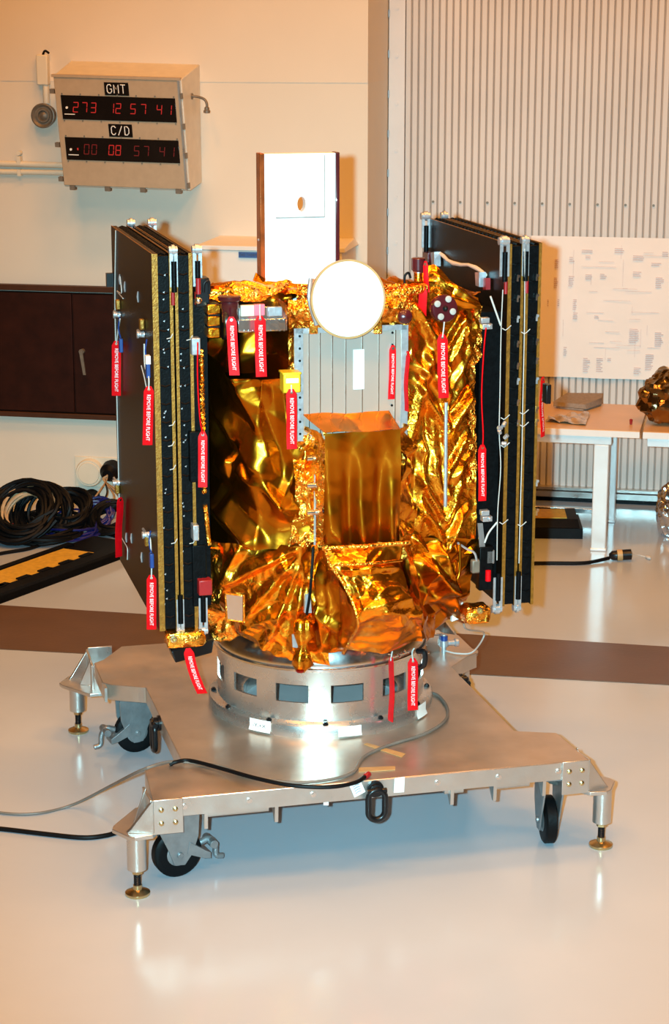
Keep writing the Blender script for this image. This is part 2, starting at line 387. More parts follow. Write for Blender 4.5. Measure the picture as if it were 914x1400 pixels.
# ------------------------------------------------------------------ clock box
bt = {k: wc(u, v, d) for k, (u, v, d) in dict(bTL=(97, 83, 0), bTR=(273, 88, 0), bBR=(276, 250, 0), fTL=(73, 103, .36), fTR=(248, 108, .36), fBR=(260, 261, .32), fBL=(88, 255, .32)).items()}
P = {k: W(q[0], .36 if k in ('fTL', 'fTR') else (.32 if k[0] == 'f' else 0), q[1]) for k, q in bt.items()}
P['bBL'] = W(bt['bTL'][0]+.01, 0, bt['bBR'][1]+.015)
t = thing('countdown_clock', 'tan wall clock box with two red digital displays marked GMT and C/D', 'clock', W(-3.15, .17, bt['fBR'][1]))
MB().hexa([P['fBL'], P['fBR'], P['bBR'], P['bBL'], P['fTL'], P['fTR'], P['bTR'], P['bTL']]).build('housing', 'box_side', t, True, bevel=.006)
ex = P['fTR']-P['fTL']; ey = P['fBL']-P['fTL']; fn = np.cross(ey, ex); fn /= np.linalg.norm(fn)
if fn @ (CAM-P['fTL']) < 0: fn = -fn
def fp(x, y, o=0.): # point on the (bilinear) front face
    return (P['fTL']*(1-x)*(1-y)+P['fTR']*x*(1-y)+P['fBL']*(1-x)*y+P['fBR']*x*y)+fn*o
def fbox(m, x0, x1, y0, y1, o0, o1):
    m.hexa([fp(x0, y1, o0), fp(x1, y1, o0), fp(x1, y0, o0), fp(x0, y0, o0), fp(x0, y1, o1), fp(x1, y1, o1), fp(x1, y0, o1), fp(x0, y0, o1)])
m = MB(); fbox(m, .005, .975, .012, .985, 0, .018); door = m.build('front_door', 'box_paint', t, True, bevel=.004)
m = MB(); fbox(m, -.01, .995, -.012, .012, -.02, .024); m.build('drip_edge', 'box_paint', t, True)
m = MB(); fbox(m, .972, .99, .0, .99, -.01, .022); m.build('edge_strip', 'alu', t, True)
for y in (.14, .62, .93):
    m = MB(); fbox(m, -.035, .0, y-.02, y+.02, -.02, .02); m.build('latch', 'bell', t, True)
for x in (.07, .35, .63, .91):
    m = MB(); fbox(m, x-.02, x+.02, .985, 1.025, -.02, .022); m.build('latch', 'bell', t, True)
for y in (.15, .42, .68, .95):
    m = MB(); fbox(m, .985, 1.0, y-.025, y+.025, -.012, .03); m.build('hinge', 'bell', t, True)
exn = ex/np.linalg.norm(ex); eyn = -ey/np.linalg.norm(ey)
for (x0, x1, y0, y1, tx) in ((.40, .59, .045, .16, 'GMT'), (.405, .59, .415, .53, 'C/D')):
    m = MB(); fbox(m, x0, x1, y0, y1, .018, .022); l = m.build('name_plate', 'display', t, True)
    m = MB()
    ST = {'G': [[(.9, .8), (.7, 1), (.3, 1), (.05, .8), (.05, .2), (.3, 0), (.7, 0), (.95, .2), (.95, .48), (.6, .48)]], 'M': [[(.05, 0), (.05, 1), (.5, .45), (.95, 1), (.95, 0)]], 'T': [[(.0, 1), (1, 1)], [(.5, 1), (.5, 0)]], 'C': [[(.95, .8), (.7, 1), (.3, 1), (.05, .8), (.05, .2), (.3, 0), (.7, 0), (.95, .2)]], '/': [[(.1, -.05), (.9, 1.05)]], 'D': [[(.08, 0), (.08, 1), (.6, 1), (.95, .75), (.95, .25), (.6, 0), (.08, 0)]]}
    for q, ch in enumerate(tx):
        for ln_ in ST[ch]:
            m.tube([fp(x0+.02+(q+a*.72)*(x1-x0-.03)/3, y1-.02-b*(y1-y0-.04), .0232) for a, b in ln_], .0034, 5)
    m.build('lettering', 'white_ink', l, True)
SEG = {'0': 'abcdef', '1': 'bc', '2': 'abged', '3': 'abgcd', '4': 'fgbc', '5': 'afgcd', '7': 'abc', '8': 'abcdefg'}
def digit(m, ch, x, y, w, h, o):
    k = .012
    R = dict(a=(.06, .94, 0, .08), g=(.06, .94, .46, .54), d=(.06, .94, .92, 1), f=(0, .13, .06, .46), b=(.87, 1, .06, .46), e=(0, .13, .54, .94), c=(.87, 1, .54, .94))
    for q in SEG[ch]:
        a0, a1, b0_, b1_ = R[q]
        sl = lambda yy: (1-yy)*.012
        m.hexa([fp(x+a0*w+sl(b1_), y+b1_*h, o), fp(x+a1*w+sl(b1_), y+b1_*h, o), fp(x+a1*w+sl(b0_), y+b0_*h, o), fp(x+a0*w+sl(b0_), y+b0_*h, o),
                fp(x+a0*w+sl(b1_), y+b1_*h, o+.002), fp(x+a1*w+sl(b1_), y+b1_*h, o+.002), fp(x+a1*w+sl(b0_), y+b0_*h, o+.002), fp(x+a0*w+sl(b0_), y+b0_*h, o+.002)])
for (y0, y1, txt, lm) in ((.17, .385, '273 12 57 41', 'led'), (.545, .75, '00 08 57 41', 'led_dim')):
    m = MB(); fbox(m, .05, .945, y0, y1, .018, .024); dsp = m.build('display', 'display', t, True, bevel=.002)
    m = MB()
    for x in np.linspace(.06, .935, 7):
        for y in (y0-.012, y1+.012): m.cyl(fp(x, y, .018), fp(x, y, .023), .005, n=8)
    m.build('screws', 'bell', t, True)
    xs = {12: [.135, .205, .275, None, .415, .47, None, .585, .665, None, .79, .865], 11: [.19, .25, None, .385, .44, None, .585, .66, None, .785, .86]}[len(txt)]
    yy = y0+.058; hh = .093
    for ch, x in zip(txt, xs):
        if x is None: continue
        m = MB(); digit(m, ch, x, yy, .042, hh, .0245); m.build('digit', 'led' if (lm == 'led' or ch == '0' and x > .3 or ch == '8') else lm, dsp, True)
    m = MB(); m.cyl(fp(.092, y0+.11, .024), fp(.092, y0+.11, .03), .008, n=10); m.build('switch_knob', 'white_ink', dsp, True)
    m = MB(); fbox(m, .068, .15, y1-.05, y1-.043, .024, .0255); m.build('lettering', 'white_ink', dsp, True)
    if lm == 'led_dim':
        m = MB(); fbox(m, .142, .152, y0+.095, y0+.115, .0245, .027); m.build('digit', 'led', dsp, True)
# horn left of the clock with its conduit
hs, hz = wc(60, 158, .06)
t = thing('wall_horn', 'round grey wall speaker left of the clock box', 'speaker', W(hs, 0, hz-.09))
m = MB(); m.lathe(W(hs, 0, hz), -WN, [(0, .07), (.05, .075), (.07, .083), (.085, .083), (.088, .075), (.075, .06), (.075, .05), (.085, .045), (.085, .035), (.07, .03), (.08, .015), (.082, 0)], 28); m.build('body', 'bell', t, True)
m = MB(); c0 = [W(hs+.01, .03, hz+.08), W(hs+.012, .03, hz+.35)]; m.tube(c0, .022, 12); m.build('conduit', 'cream_plastic', t, True)
m = MB(); m.hexa(wpts(hs-.045, hs+.035, .06, 0, hz+.2, hz+.4)); m.build('junction_box', 'cream_plastic', t, True, bevel=.008)
m = MB(); m.tube(spline([W(hs+.0, .04, hz+.4), W(hs+.02, .05, hz+.425), W(hs+.04, .03, hz+.41)], 6), .008, 8); m.build('cable', 'black', t, True)
# conduits running to the clock
a0 = wc(0, 219, .03); a1 = wc(85, 226, .03); b1_ = wc(85, 236, .03)
m = MB(); m.tube([W(-6, .032, a0[1]+.004), W(a1[0], .03, a1[1]+.0), W(a1[0]+.05, .04, a1[1]-.03), W(-3.5, .06, a1[1]-.03)], .02, 12)
m.hexa(wpts(-3.99, -3.965, .055, .006, a0[1]-.028, a0[1]+.03)); m.cyl(W(-3.977, .05, a0[1]+.05), W(-3.977, .006, a0[1]+.05), .015, n=10)
tag(m.build('conduit', 'cream_plastic'), 'upper cream conduit pipe entering the clock box from the left', 'pipe', 'conduits')
m = MB(); m.tube([W(-6, .03, b1_[1]), W(-3.65, .03, b1_[1]), W(-3.5, .05, b1_[1])], .018, 12); m.hexa(wpts(-3.99, -3.965, .052, .006, b1_[1]-.025, b1_[1]+.018))
tag(m.build('conduit', 'cream_plastic'), 'lower cream conduit pipe entering the clock box from the left', 'pipe', 'conduits')
# pipe fitting right of the clock
q = wc(266, 131, .1); r = wc(285, 135, .1); 
m = MB(); m.tube(spline([W(q[0]-.06, .2, q[1]), W(q[0]+.02, .18, q[1]), W(r[0]-.02, .15, r[1]+.0), W(r[0], .15, r[1]-.03), W(r[0], .15, r[1]-.07)], 6), .009, 10)
m.lathe(W(r[0], .15, r[1]-.05), (0, 0, -1), [(0, .009), (.005, .016), (.02, .016), (.024, .022), (.04, .022), (.042, .012)], 12); m.lathe(W(q[0]-.02, .185, q[1]), WT, [(0, .02), (.03, .02)], 12)
tag(m.build('pipe_fitting', 'bell'), 'small bent brass coloured pipe fitting on right side of clock box', 'pipe')

# ------------------------------------------------------------------ outlet plate and connectors
p0 = wc(104, 664, 0); p1 = wc(166, 626, 0)
t = thing('wall_outlet', 'cream wall outlet plate with large round cap above the cables', 'outlet', W((p0[0]+p1[0])/2, 0, p0[1]))
MB().hexa(wpts(p0[0], p1[0], .015, 0, p0[1], p1[1])).build('plate', 'cream_plastic', t, True, bevel=.003)
c = wc(123, 646, .03); m = MB(); m.lathe(W(*[c[0], .01, c[1]]), -WN, [(0, .1), (.03, .1), (.05, .092), (.05, .08), (.058, .076), (.06, 0)], 30); m.build('cap', 'cream_plastic', t, True)
CONN = []
for (u, v), w in (((152, 640), 'round black plug in the wall outlet plate with tan leads hanging from it'), ((124, 680), 'round black plug low on the wall below the outlet cap')):
    c = wc(u, v, .06); m = MB(); m.lathe(W(c[0], .012, c[1]), -WN-EZ*.25, [(0, .055), (.03, .055), (.035, .068), (.1, .068), (.11, .055), (.14, .04), (.145, 0)], 22)
    o = m.build('cable_plug', 'black'); tag(o, w, 'plug', 'cable plugs'); CONN.append(W(c[0], .15, c[1]-.03))
rng = random.Random(5)
for k in range(7):
    a = CONN[0]; e = onz(105+9*k, 712+rng.uniform(-6, 8), .06)
    mid = (a+e)/2 + V3(.05+.03*k, -.1, .06-.02*k)
    m = MB(); m.tube(spline([a, a-WN*.05+V3(.0, 0, -.04), mid, e], 8), .006, 6)
    tag(m.build('cable', ['tan_cable', 'black', 'tan_cable', 'grey_cable'][k % 4]), 'thin lead fanning down from the black wall plug to the cable heap', 'cable', 'thin leads from the wall plug')

# ------------------------------------------------------------------ coiled cables on the floor
def coil(c, R, turns, r, tilt, az, seed, jit=.22, flat=1., n=26):
    g = random.Random(seed); pts = []
    a, b = cos(az), sin(az)
    X = V3(a, b, 0); Yv = V3(-b, a, 0)*cos(tilt)+EZ*sin(tilt); N = np.cross(X, Yv)
    for k in range(turns):
        rr = R*(1+g.uniform(-jit, jit)); ox, oy, on = (g.uniform(-jit, jit)*R*.6 for _ in range(3)); ph = g.uniform(0, 6)
        for i in range(n):
            t = 2*pi*i/n
            q = rr*(1+.05*sin(3*t+ph))
            p = c + X*(q*cos(t)+ox) + Yv*(q*flat*sin(t)+oy) + N*(on+.02*sin(2*t+ph)+.05*R*(k/turns))
            if p[2] < r: p[2] = r + .02*g.random()
            pts.append(p)
    P = np.array(pts)
    for _ in range(2): P[1:-1] = (P[:-2]+2*P[1:-1]+P[2:])/4
    return P
coils = [
    ((30, 693), .2, .21, 24, .014, .75, 'black', 'large coil of black cable leaning on the wall at far left of the heap'),
    ((36, 692), .2, .17, 9, .012, .85, 'tan_cable', 'tan cable loops showing inside the large black coil'),
    ((88, 692), .16, .15, 20, .015, .6, 'black', 'black cable coil in the middle of the heap beside the large coil'),
    ((132, 699), .1, .11, 20, .009, .7, 'blue_cable', 'blue cable coil at the right end of the heap'),
    ((96, 715), .05, .2, 9, .008, .12, 'blue_cable', 'flat loops of dark blue cable lying in front of the heap'),
    ((152, 703), .1, .13, 14, .013, .5, 'black', 'small black coil between blue coil and left solar array'),
    ((58, 695), .15, .17, 18, .013, 1.0, 'black', 'tangled black cable filling the middle of the large coil'),
    ((10, 716), .05, .2, 10, .014, .15, 'black', 'flat black cable loops on the floor at the left frame edge'),
    ((62, 719), .05, .25, 7, .013, .1, 'black', 'wide flat black cable loops along the front of the heap'),
]
for i, ((u, v), cz, R, tn, r, tl, mm, lab) in enumerate(coils):
    c = onz(u, v+6, cz)
    P_ = coil(c, R, tn, r, tl, -YAW+.1*(i % 3-1), 11+i)
    tag(MB().tube(P_, r, 6).build('cable_coil', mm), lab, 'cable', 'cable coils on the floor')
for k, (u, v) in enumerate(((30, 727), (8, 722))):
    p = onz(u, v, .05); m = MB(); m.tube([p, p+V3(.05, -.03, .02), p+V3(.1, -.02, .0)], .02, 10)
    tag(m.build('cable_tie_wrap', 'red_dark'), ['dark red wrap on the front cables of the large coil', 'dark red wrap at the left side of the large coil'][k], 'wrap', 'red cable wraps')
m = MB(); m.tube(spline([onz(-40, 768, .012), onz(0, 757, .012), onz(40, 750, .012), onz(75, 738, .012), onz(120, 730, .014), onz(150, 731, .013), onz(172, 740, .012), onz(200, 742, .012)], 8), .012, 8)
tag(m.build('cable', 'black'), 'black cable crossing the floor behind the yellow cable ramp', 'cable')

# ------------------------------------------------------------------ cable ramp
A, B = onz(0, 826, 0), onz(165, 765, 0); e = (B-A)/np.linalg.norm(B-A); nrm = V3(-e[1], e[0], 0)
back = onz(0, 776, .05); wd_ = float((back-A)@nrm); ln = float((B-A)@e)
t = thing('cable_ramp', 'black cable ramp with yellow lid on the floor at far left', 'cable ramp', A+e*.5+nrm*wd_/2)
def rp(x, y, z): return A+e*x+nrm*y+EZ*z
def rbox(m, x0, x1, y0, y1, z0, z1, sl=0): m.hexa([rp(x0, y0-sl, z0), rp(x1, y0-sl, z0), rp(x1, y1, z0), rp(x0, y1, z0), rp(x0, y0, z1), rp(x1, y0, z1), rp(x1, y1, z1), rp(x0, y1, z1)])
m = MB(); rbox(m, -1.6, ln+.25, .0, wd_, 0, .045, 0); rbox(m, -1.6, ln-.02, wd_-.05, wd_, .04, .062); rbox(m, -1.6, ln+.22, 0, .1, .0, .064, .0)
x = -1.5; k = 0
while x < ln-.1:
    rbox(m, x, x+.1, .09, .13, .04, .068); x += .2
rbox(m, .0, .16, .08, .2, .04, .068)
m.build('base', 'black', t, True)
m = MB(); m.solid([rp(-1.6, .11, .046), rp(ln-.12, .11, .046), rp(ln-.14, wd_-.06, .046), rp(-1.6, wd_-.06, .046)], EZ*.012); m.build('lid', 'ramp_yellow', t, True, bevel=.003)

# ------------------------------------------------------------------ right side: drawing, tables
sd = lambda u, v, d: ((lambda q: (float((q-PL)@WT), float(q[2])))(onplane(u, v, PL-WN*d, WN)))
DW = -DEP+.012
s0, zt = -.56, 1.87; zb = .885; s1 = .75
t = thing('engineering_drawing', 'large faded wiring drawing taped on the corrugated door', 'drawing', W((s0+s1)/2, DW, zb))
G = np.array([[W(s0+(s1-s0)*i/30, DW+.004+.006*sin(i*.7)*(1-j/12)+.02*max(0, 1-j/2.)*max(0, i/30-.2)*abs(sin(i*.35)), zb+(zt-zb)*j/12) for i in range(31)] for j in range(13)])
m = MB(); m.grid(G); m.mi = 1; g = random.Random(3)
def mark(a, z, w, h): m.hexa(wpts(a, a+w, DW+.014, DW+.011, z, z+h))
for (px, py, w_, n_) in ((840, 340, 16, 3), (795, 342, 18, 2), (778, 352, 8, 3), (800, 350, 10, 2), (777, 378, 8, 6), (800, 376, 10, 3), (783, 410, 6, 6), (820, 375, 10, 3), (865, 350, 16, 3), (865, 372, 12, 3), (896, 380, 12, 6), (890, 360, 14, 2), (783, 428, 8, 4), (812, 432, 8, 2), (860, 450, 14, 8), (882, 485, 12, 9), (797, 490, 10, 8), (815, 490, 10, 8), (866, 503, 10, 4), (895, 455, 14, 8), (770, 475, 5, 5), (905, 345, 10, 3), (830, 490, 6, 2), (758, 355, 6, 5), (757, 380, 6, 6), (748, 410, 2, 4), (762, 410, 3, 4)):
    a = wc(px, py, DW)
    for q in range(n_):
        mark(a[0], a[1]-.013*q, w_/205*g.uniform(.6, 1), .004)
for k in range(34):
    u, v = g.uniform(760, 914), g.uniform(345, 500); a = wc(u, v, DW)
    if g.random() < .6: mark(a[0], a[1], g.uniform(.05, .2) if a[0] < .4 else .1, .0011)
    else: mark(a[0], a[1]-.2*g.random() if a[1] > 1.15 else a[1], .0011, g.uniform(.05, .2))
m.build('sheet', ['poster', 'ink'], t, True)

TA = radians(12); TX = V3(cos(TA), -sin(TA), 0); TY = V3(sin(TA), cos(TA), 0)
SEAM = onz(875, 590, .8)
def tp(x, y, z): return V3(SEAM[0], SEAM[1], 0)+TX*x+TY*y+EZ*z
def tbox(m, x0, x1, y0, y1, z0, z1): return m.hexa([tp(x, y, z) for z in (z0, z1) for x, y in ((x0, y0), (x1, y0), (x1, y1), (x0, y1))])
TD = .9
def table(x0, x1, lab, legs, gap=0):
    t = thing('work_table', lab, 'table', tp((x0+x1)/2, TD/2, 0), -TA, 'work tables')
    tbox(MB(), x0+.004, x1-.004, .004, TD, .76, .8).build('tabletop', 'table_top', t, True, bevel=.003)
    tbox(MB(), x0+.004, x1-.004, -.006, .004, .757, .797).build('edge_band', 'table_edge', t, True)
    m = MB(); tbox(m, x0+.03, x1-.18, .02, .05, .70, .76); tbox(m, x0+.03, x1-.18, TD-.06, TD-.03, .70, .76); m.build('apron', 'table_leg', t, True, bevel=.004)
    for lx_ in legs:
        for y0 in (.02, TD-.11):
            m = MB(); tbox(m, lx_, lx_+.095, y0, y0+.08, .0, .70); tbox(m, lx_-.005, lx_+.1, y0-.004, y0+.084, 0, .02); m.build('leg', 'table_leg', t, True, bevel=.006)
    m = MB(); tbox(m, legs[0]+.04, legs[-1]+.05, TD-.09, TD-.05, .05, .085); m.build('stretcher', 'alu_bright', t, True, bevel=.004)
    return t
table(-1.45, 0, 'white legged work table with light wood top behind the right solar array', (-1.38, -.29))
table(.012, 1.5, 'work table continuing past the seam at the right frame edge', (.75, 1.35))
TZ = .802
# folded cloth
m = MB(); q = [onz(760, 558, TZ), onz(775, 548, TZ), onz(822, 546, TZ), onz(820, 555, TZ), onz(797, 562, TZ)]
m.prism([(p[0], p[1]) for p in q], TZ, TZ+.012)
q2 = [p+V3(.01*(i-2), .0, .0) for i, p in enumerate(q)]
m.add([V3(p[0], p[1], TZ+.014) for p in q2]+[V3(p[0]+.01*sin(i), p[1]+.02, TZ+.04+.012*(i % 2)) for i, p in enumerate(q2)], [(0, 1, 2, 3, 4), (5, 6, 7, 8, 9)]+[(i, (i+1) % 5, 5+(i+1) % 5, 5+i) for i in range(5)])
tag(m.build('folded_cloth', 'cloth'), 'crumpled grey cloth lying on the work table', 'cloth')
m = MB(); q = [onz(u, v, TZ) for u, v in ((745, 577), (752, 571), (806, 566), (800, 582))]
G = np.array([[q[0]*(1-x)*(1-y)+q[3]*x*(1-y)+q[1]*(1-x)*y+q[2]*x*y+EZ*(.004+.022*abs(sin(9*x+3*y)*cos(5*y+2*x))) for x in np.linspace(0, 1, 24)] for y in np.linspace(0, 1, 10)])
m.grid(G); o = m.build('plastic_sleeve', 'clear'); tag(o, 'crinkled clear plastic sleeve in front of the grey cloth on the table', 'sleeve')
p = onz(862, 580, TZ); m = MB(); m.lathe(p, (0, 0, 1), [(0, .008), (.03, .011), (.034, .006), (.036, 0)], 12)
tag(m.build('bottle_cap', 'red_dark'), 'tiny red cap standing on the table left of the seam', 'cap')
p = onz(880, 590, .8); 
# plastic wrapped bundle
def blob(c, rx, ry, rz, seed, amp, n=44, k=26, base=0.):
    g = np.random.default_rng(seed); dirs = g.normal(size=(9, 3)); ph = g.uniform(0, 6, 9); fr = g.uniform(1.2, 3.6, 9)
    G = []
    for j in range(k+1):
        row = []
        for i in range(n+1):
            th = pi*j/k; a = 2*pi*(i % n)/n
            d = V3(sin(th)*cos(a), sin(th)*sin(a), -cos(th))
            h = sum(abs(((d@D*f+p_)/2) % 1*2-1)-.5 for D, f, p_ in zip(dirs, fr, ph))*amp
            pt = d*(1+h)*V3(rx, ry, rz); pt[2] = max(pt[2], -rz*.8)
            row.append(c+pt)
        G.append(row)
    return np.array(G)
c = onz(915, 578, .82)+V3(.0, 0.08, .14)
tag(MB().grid(blob(c, .19, .17, .18, 4, .075)).build('wrapped_bundle', 'brown_wrap', smooth=25), 'bundle wrapped in shiny brown plastic on the table at right edge', 'bundle')
c = tp(.35, -.15, 0)+V3(-.07, .3, .13); c = onz(918, 700, .16)
tag(MB().grid(blob(c, .1, .1, .19, 9, .09)).build('foil_bag', 'silver_bag', smooth=25), 'crumpled silver foil bag under the table at right edge', 'bag')
# black and yellow ramp end below the table
a, b = onz(700, 736, 0), onz(796, 737, 0); e_ = (b-a)/np.linalg.norm(b-a); n_ = V3(-e_[1], e_[0], 0)
t = thing('cable_ramp', 'black ramp end with yellow stripe under the work table', 'cable ramp', (a+b)/2+n_*.15)
m = MB(); m.solid([a, b, b+n_*.1+EZ*.1, b+n_*.35+EZ*.1, a+n_*.35+EZ*.1, a+n_*.1+EZ*.1][:2]+[b+EZ*.07, a+EZ*.07], n_*.4); 
m.solid([a+EZ*.07+n_*.02, b+EZ*.07+n_*.02-e_*.02, b+EZ*.12+n_*.06-e_*.03, a+EZ*.12+n_*.06], n_*.3); m.build('base', 'black', t, True)
m = MB(); m.solid([a+EZ*.121+n_*.07, a+e_*.36+EZ*.121+n_*.07, a+e_*.36+EZ*.124+n_*.3, a+EZ*.124+n_*.3], EZ*.006); m.build('lid', 'ramp_yellow', t, True)
# cable with connector on the floor
pts = [onz(640, 772, .014), onz(735, 770, .014), onz(790, 770, .014), onz(810, 768, .014), onz(832, 763, .02)]
t = thing('floor_cable', 'black cable with cylindrical connector lying on floor below the table', 'cable', onz(790, 770, 0))
MB().tube(spline(pts, 8), .012, 8).build('cord', 'black', t, True)
a = pts[-1]; d = onz(862, 761, .03)-a; L_ = np.linalg.norm(d)
MB().lathe(a+EZ*.015, d, [(0, .014), (.02, .03), (L_*.35, .032), (L_*.36, .034), (L_, .034), (L_+.005, .02)], 18).build('connector', 'black_gloss', t, True)
MB().lathe(a+EZ*.015+d*.36, d, [(0, .0345), (.001, .036), (L_*.24, .036), (L_*.241, .0345)], 18).build('band', 'tape_tan', t, True)
MB().tube(spline([a+d+EZ*.015, onz(873, 759, .02), onz(884, 762, .01)], 6), .0035, 6).build('tether', 'white_wire', t, True)
MB().lathe(onz(883, 761, .012), onz(893, 766, .012)-onz(883, 761, .012), [(0, .008), (.01, .012), (.04, .012), (.05, .006)], 10).build('dust_cap', 'white_wire', t, True)

# ------------------------------------------------------------------ transport dolly
D = thing('transport_dolly', 'wheeled aluminium dolly carrying the gold foil spacecraft on levelling feet', 'dolly', O, PSI)
ZD = .40; HW, WW = .89, .71; YF = .98
out = [(-HW, -YF), (HW, -YF), (HW-.015, -.65), (HW-.06, -.635), (WW, -.585), (WW, .30), (HW-.06, .43), (HW, .47), (HW, .76), (HW-.05, .80), (WW+.02, YF), (-WW-.02, YF), (-HW+.05, .80), (-HW, .76), (-HW, .47), (-HW+.03, .43), (-WW, .35), (-WW, -.585), (-HW+.02, -.65)]
out = [(x-.012, y) for x, y in out]
m = MB().prism(out, ZD-.075, ZD)
m.build('deck', 'alu_deck', D, bevel=.003)
m = MB(); m.box((-HW-.012, -YF-.004, ZD-.074), (HW-.012, -YF+.004, ZD-.003)); m.build('front_skirt', 'alu', D)
m = MB(); m.box((-HW-.012+.0, .395, ZD-.07), (-HW+.0, .47, ZD-.004)); m.add([(-HW-.014, .462, ZD-.07), (-WW-.02, .352, ZD-.07), (-WW-.02, .352, ZD-.002), (-HW-.014, .462, ZD-.002)], [(0, 1, 2, 3)])
m.build('side_skirt', 'alu', D)
for x in np.linspace(-.78, .75, 7):
    m = MB(); m.cyl((x, -YF-.004, ZD-.036), (x, -YF-.009, ZD-.036), .011, n=12); m.cyl((x, -YF-.009, ZD-.036), (x, -YF-.012, ZD-.036), .006, n=6); m.build('bolt', 'alu_bright', D)
# webs and channels under the front edge
for x in (-.70, -.42, .30, .48, .69):
    m = MB(); m.solid([(x, -YF+.01, ZD-.075), (x, -YF+.09, ZD-.075), (x, -YF+.03, ZD-.145), (x, -YF+.015, ZD-.145)], (.014, 0, 0)); m.build('web', 'alu', D)
for x0, x1 in ((-.69, -.44), (.28, .36), (.50, .64)):
    m = MB(); m.box((x0, -YF+.03, ZD-.10), (x1, -YF+.036, ZD-.075)); m.box((x0, -YF+.03, ZD-.102), (x1, -YF+.1, ZD-.098)); m.box((x0, -YF+.04, ZD-.097), (x1, -YF+.09, ZD-.078)); m.build('channel', 'alu', D)
# levelling feet with their brackets
def foot(sx, sy):
    fx, fy = sx*.962-.002, sy*.944
    ex = sx*HW-.012
    plate = []
    y0 = sy*YF
    pts = [(ex-sx*.11, y0-sy*.27), (ex-sx*.11, y0-sy*.15), (ex+sx*.005, y0+sy*.02), (ex+sx*.075, y0+sy*.028), (ex+sx*.10, y0+sy*.01), (ex+sx*.15, y0-sy*.075), (ex+sx*.14, y0-sy*.11), (ex+sx*.03, y0-sy*.27)]
    if sx*sy < 0: pts = pts[::-1]
    zp = .262
    m = MB()
    m.prism(pts, zp-.012, zp+.004)
    # bolted flange on the skirt and the sloping gussets
    ya, yb = sorted((y0+sy*.004, y0+sy*.014)); xa, xb = sorted((ex-sx*.115, ex))
    m.box((xa, ya, zp), (xb, yb, ZD+.004))
    m.solid([(ex, y0+sy*.012, zp+.004), (ex+sx*.10, y0-sy*.02, zp+.004), (ex+sx*.085, y0-sy*.015, zp+.02), (ex, y0+sy*.012, ZD+.004)], (0, -sy*.022, 0))
    m.solid([(ex+sx*.001, y0-sy*.0, zp), (ex+sx*.001, y0-sy*.2, zp), (ex+sx*.001, y0-sy*.2, ZD-.02), (ex+sx*.001, y0, ZD)], (sx*.01, 0, 0))
    m.solid([(ex+sx*.005, y0-sy*.15, zp+.004), (ex+sx*.06, y0-sy*.13, zp+.004), (ex+sx*.005, y0-sy*.15, ZD)], (0, sy*.012, 0))
    b = m.build('foot_bracket', 'alu', D, bevel=.002)
    for dx in (.03, .085):
        for dz in (.045, .1):
            q = MB(); q.lathe((ex-sx*dx, y0+sy*.014, zp+dz), (0, sy, 0), [(0, .011), (.004, .01), (.007, .005), (.008, 0)], 10); q.build('bolt', 'brass', b)
    m = MB(); m.lathe((fx, fy, .105), (0, 0, 1), [(0, .030), (.004, .038), (.145, .038), (.148, .034)], 28); p = m.build('foot_post', 'alu', D)
    m = MB(); m.lathe((fx, fy, .028), (0, 0, 1), [(0, .013), (.09, .013)]+[], 16)
    for z in np.arange(.04, .1, .006): m.lathe((fx, fy, z), (0, 0, 1), [(0, .0125), (.003, .0148), (.006, .0125)], 16)
    m.build('threaded_rod', 'black_gloss', D)
    m = MB(); m.lathe((fx, fy, .09), (0, 0, 1), [(0, .022), (.012, .022), (.013, .017)], 6); m.build('nut', 'brass', D)
    m = MB(); m.lathe((fx, fy, 0), (0, 0, 1), [(0, .046), (.004, .049), (.012, .049), (.02, .03), (.024, .018), (.042, .017), (.044, .013)], 30); m.build('foot_pad', 'brass', D)
for sx, sy in ((-1, -1), (1, -1), (-1, 1), (1, 1)): foot(sx, sy)
# casters
def caster(x, y, yaw, brake=True):
    R_ = .1
    c, s_ = cos(yaw), sin(yaw)
    def q(a, b, z): return V3(x+a*c-b*s_, y+a*s_+b*c, z)       # a along rolling direction, b along the axle
    ax = q(0, 1, 0)-q(0, 0, 0)
    w = MB(); w.lathe(q(0, -.026, R_), ax, [(0, .05), (.0, .075), (.002, .092), (.008, .1), (.044, .1), (.05, .092), (.052, .075), (.052, .05)], 36); w = w.build('wheel', 'black', D)
    h = MB(); h.lathe(q(0, -.031, R_), ax, [(0, .022), (.004, .03), (.006, .07), (.0065, .072), (.0555, .072), (.056, .07), (.058, .03), (.062, .022)], 28); h.build('hub', 'steel_grey', w)
    m = MB()
    for b in (-.042, .034):
        poly = [q(-.085, b, .318), q(.05, b, .318), q(.085, b, .26), q(.08, b, R_+.07), q(.055, b, R_-.0), q(.02, b, R_-.045), q(-.025, b, R_-.04), q(-.05, b, R_+.03), q(-.1, b, .24)]
        m.solid(poly, ax*.008)
    m.hexa([q(a, b, z) for z in (.3, .318) for a, b in ((-.09, -.05), (.06, -.05), (.06, .05), (-.09, .05))])
    m.lathe(q(-.02, 0, .312), (0, 0, 1), [(0, .055), (.012, .055)], 24)
    m.cyl(q(0, -.05, R_), q(0, .05, R_), .013, n=12)
    f = m.build('fork', 'steel_grey', D, bevel=.002)
    if brake:
        m = MB()
        m.solid([q(.04, -.045, R_+.05), q(.11, -.045, R_+.0), q(.13, -.045, R_-.01), q(.13, -.045, R_-.035), q(.1, -.045, R_-.03), q(.03, -.045, R_+.0)], ax*.09)
        m.tube(spline([q(.1, 0, R_+.02), q(.14, 0, R_+.03), q(.165, 0, R_+.0), q(.17, 0, R_-.045), q(.2, 0, R_-.055)], 5), [.014]*5+[.013]*5+[.012]*5+[.012]*6, 10)
        m.lathe(q(.145, -.045, R_+.02), ax, [(0, .017), (.09, .017)], 12)
        m.build('brake_pedal', 'steel_grey', D, bevel=.002)
CFR = (.765, -.845); 
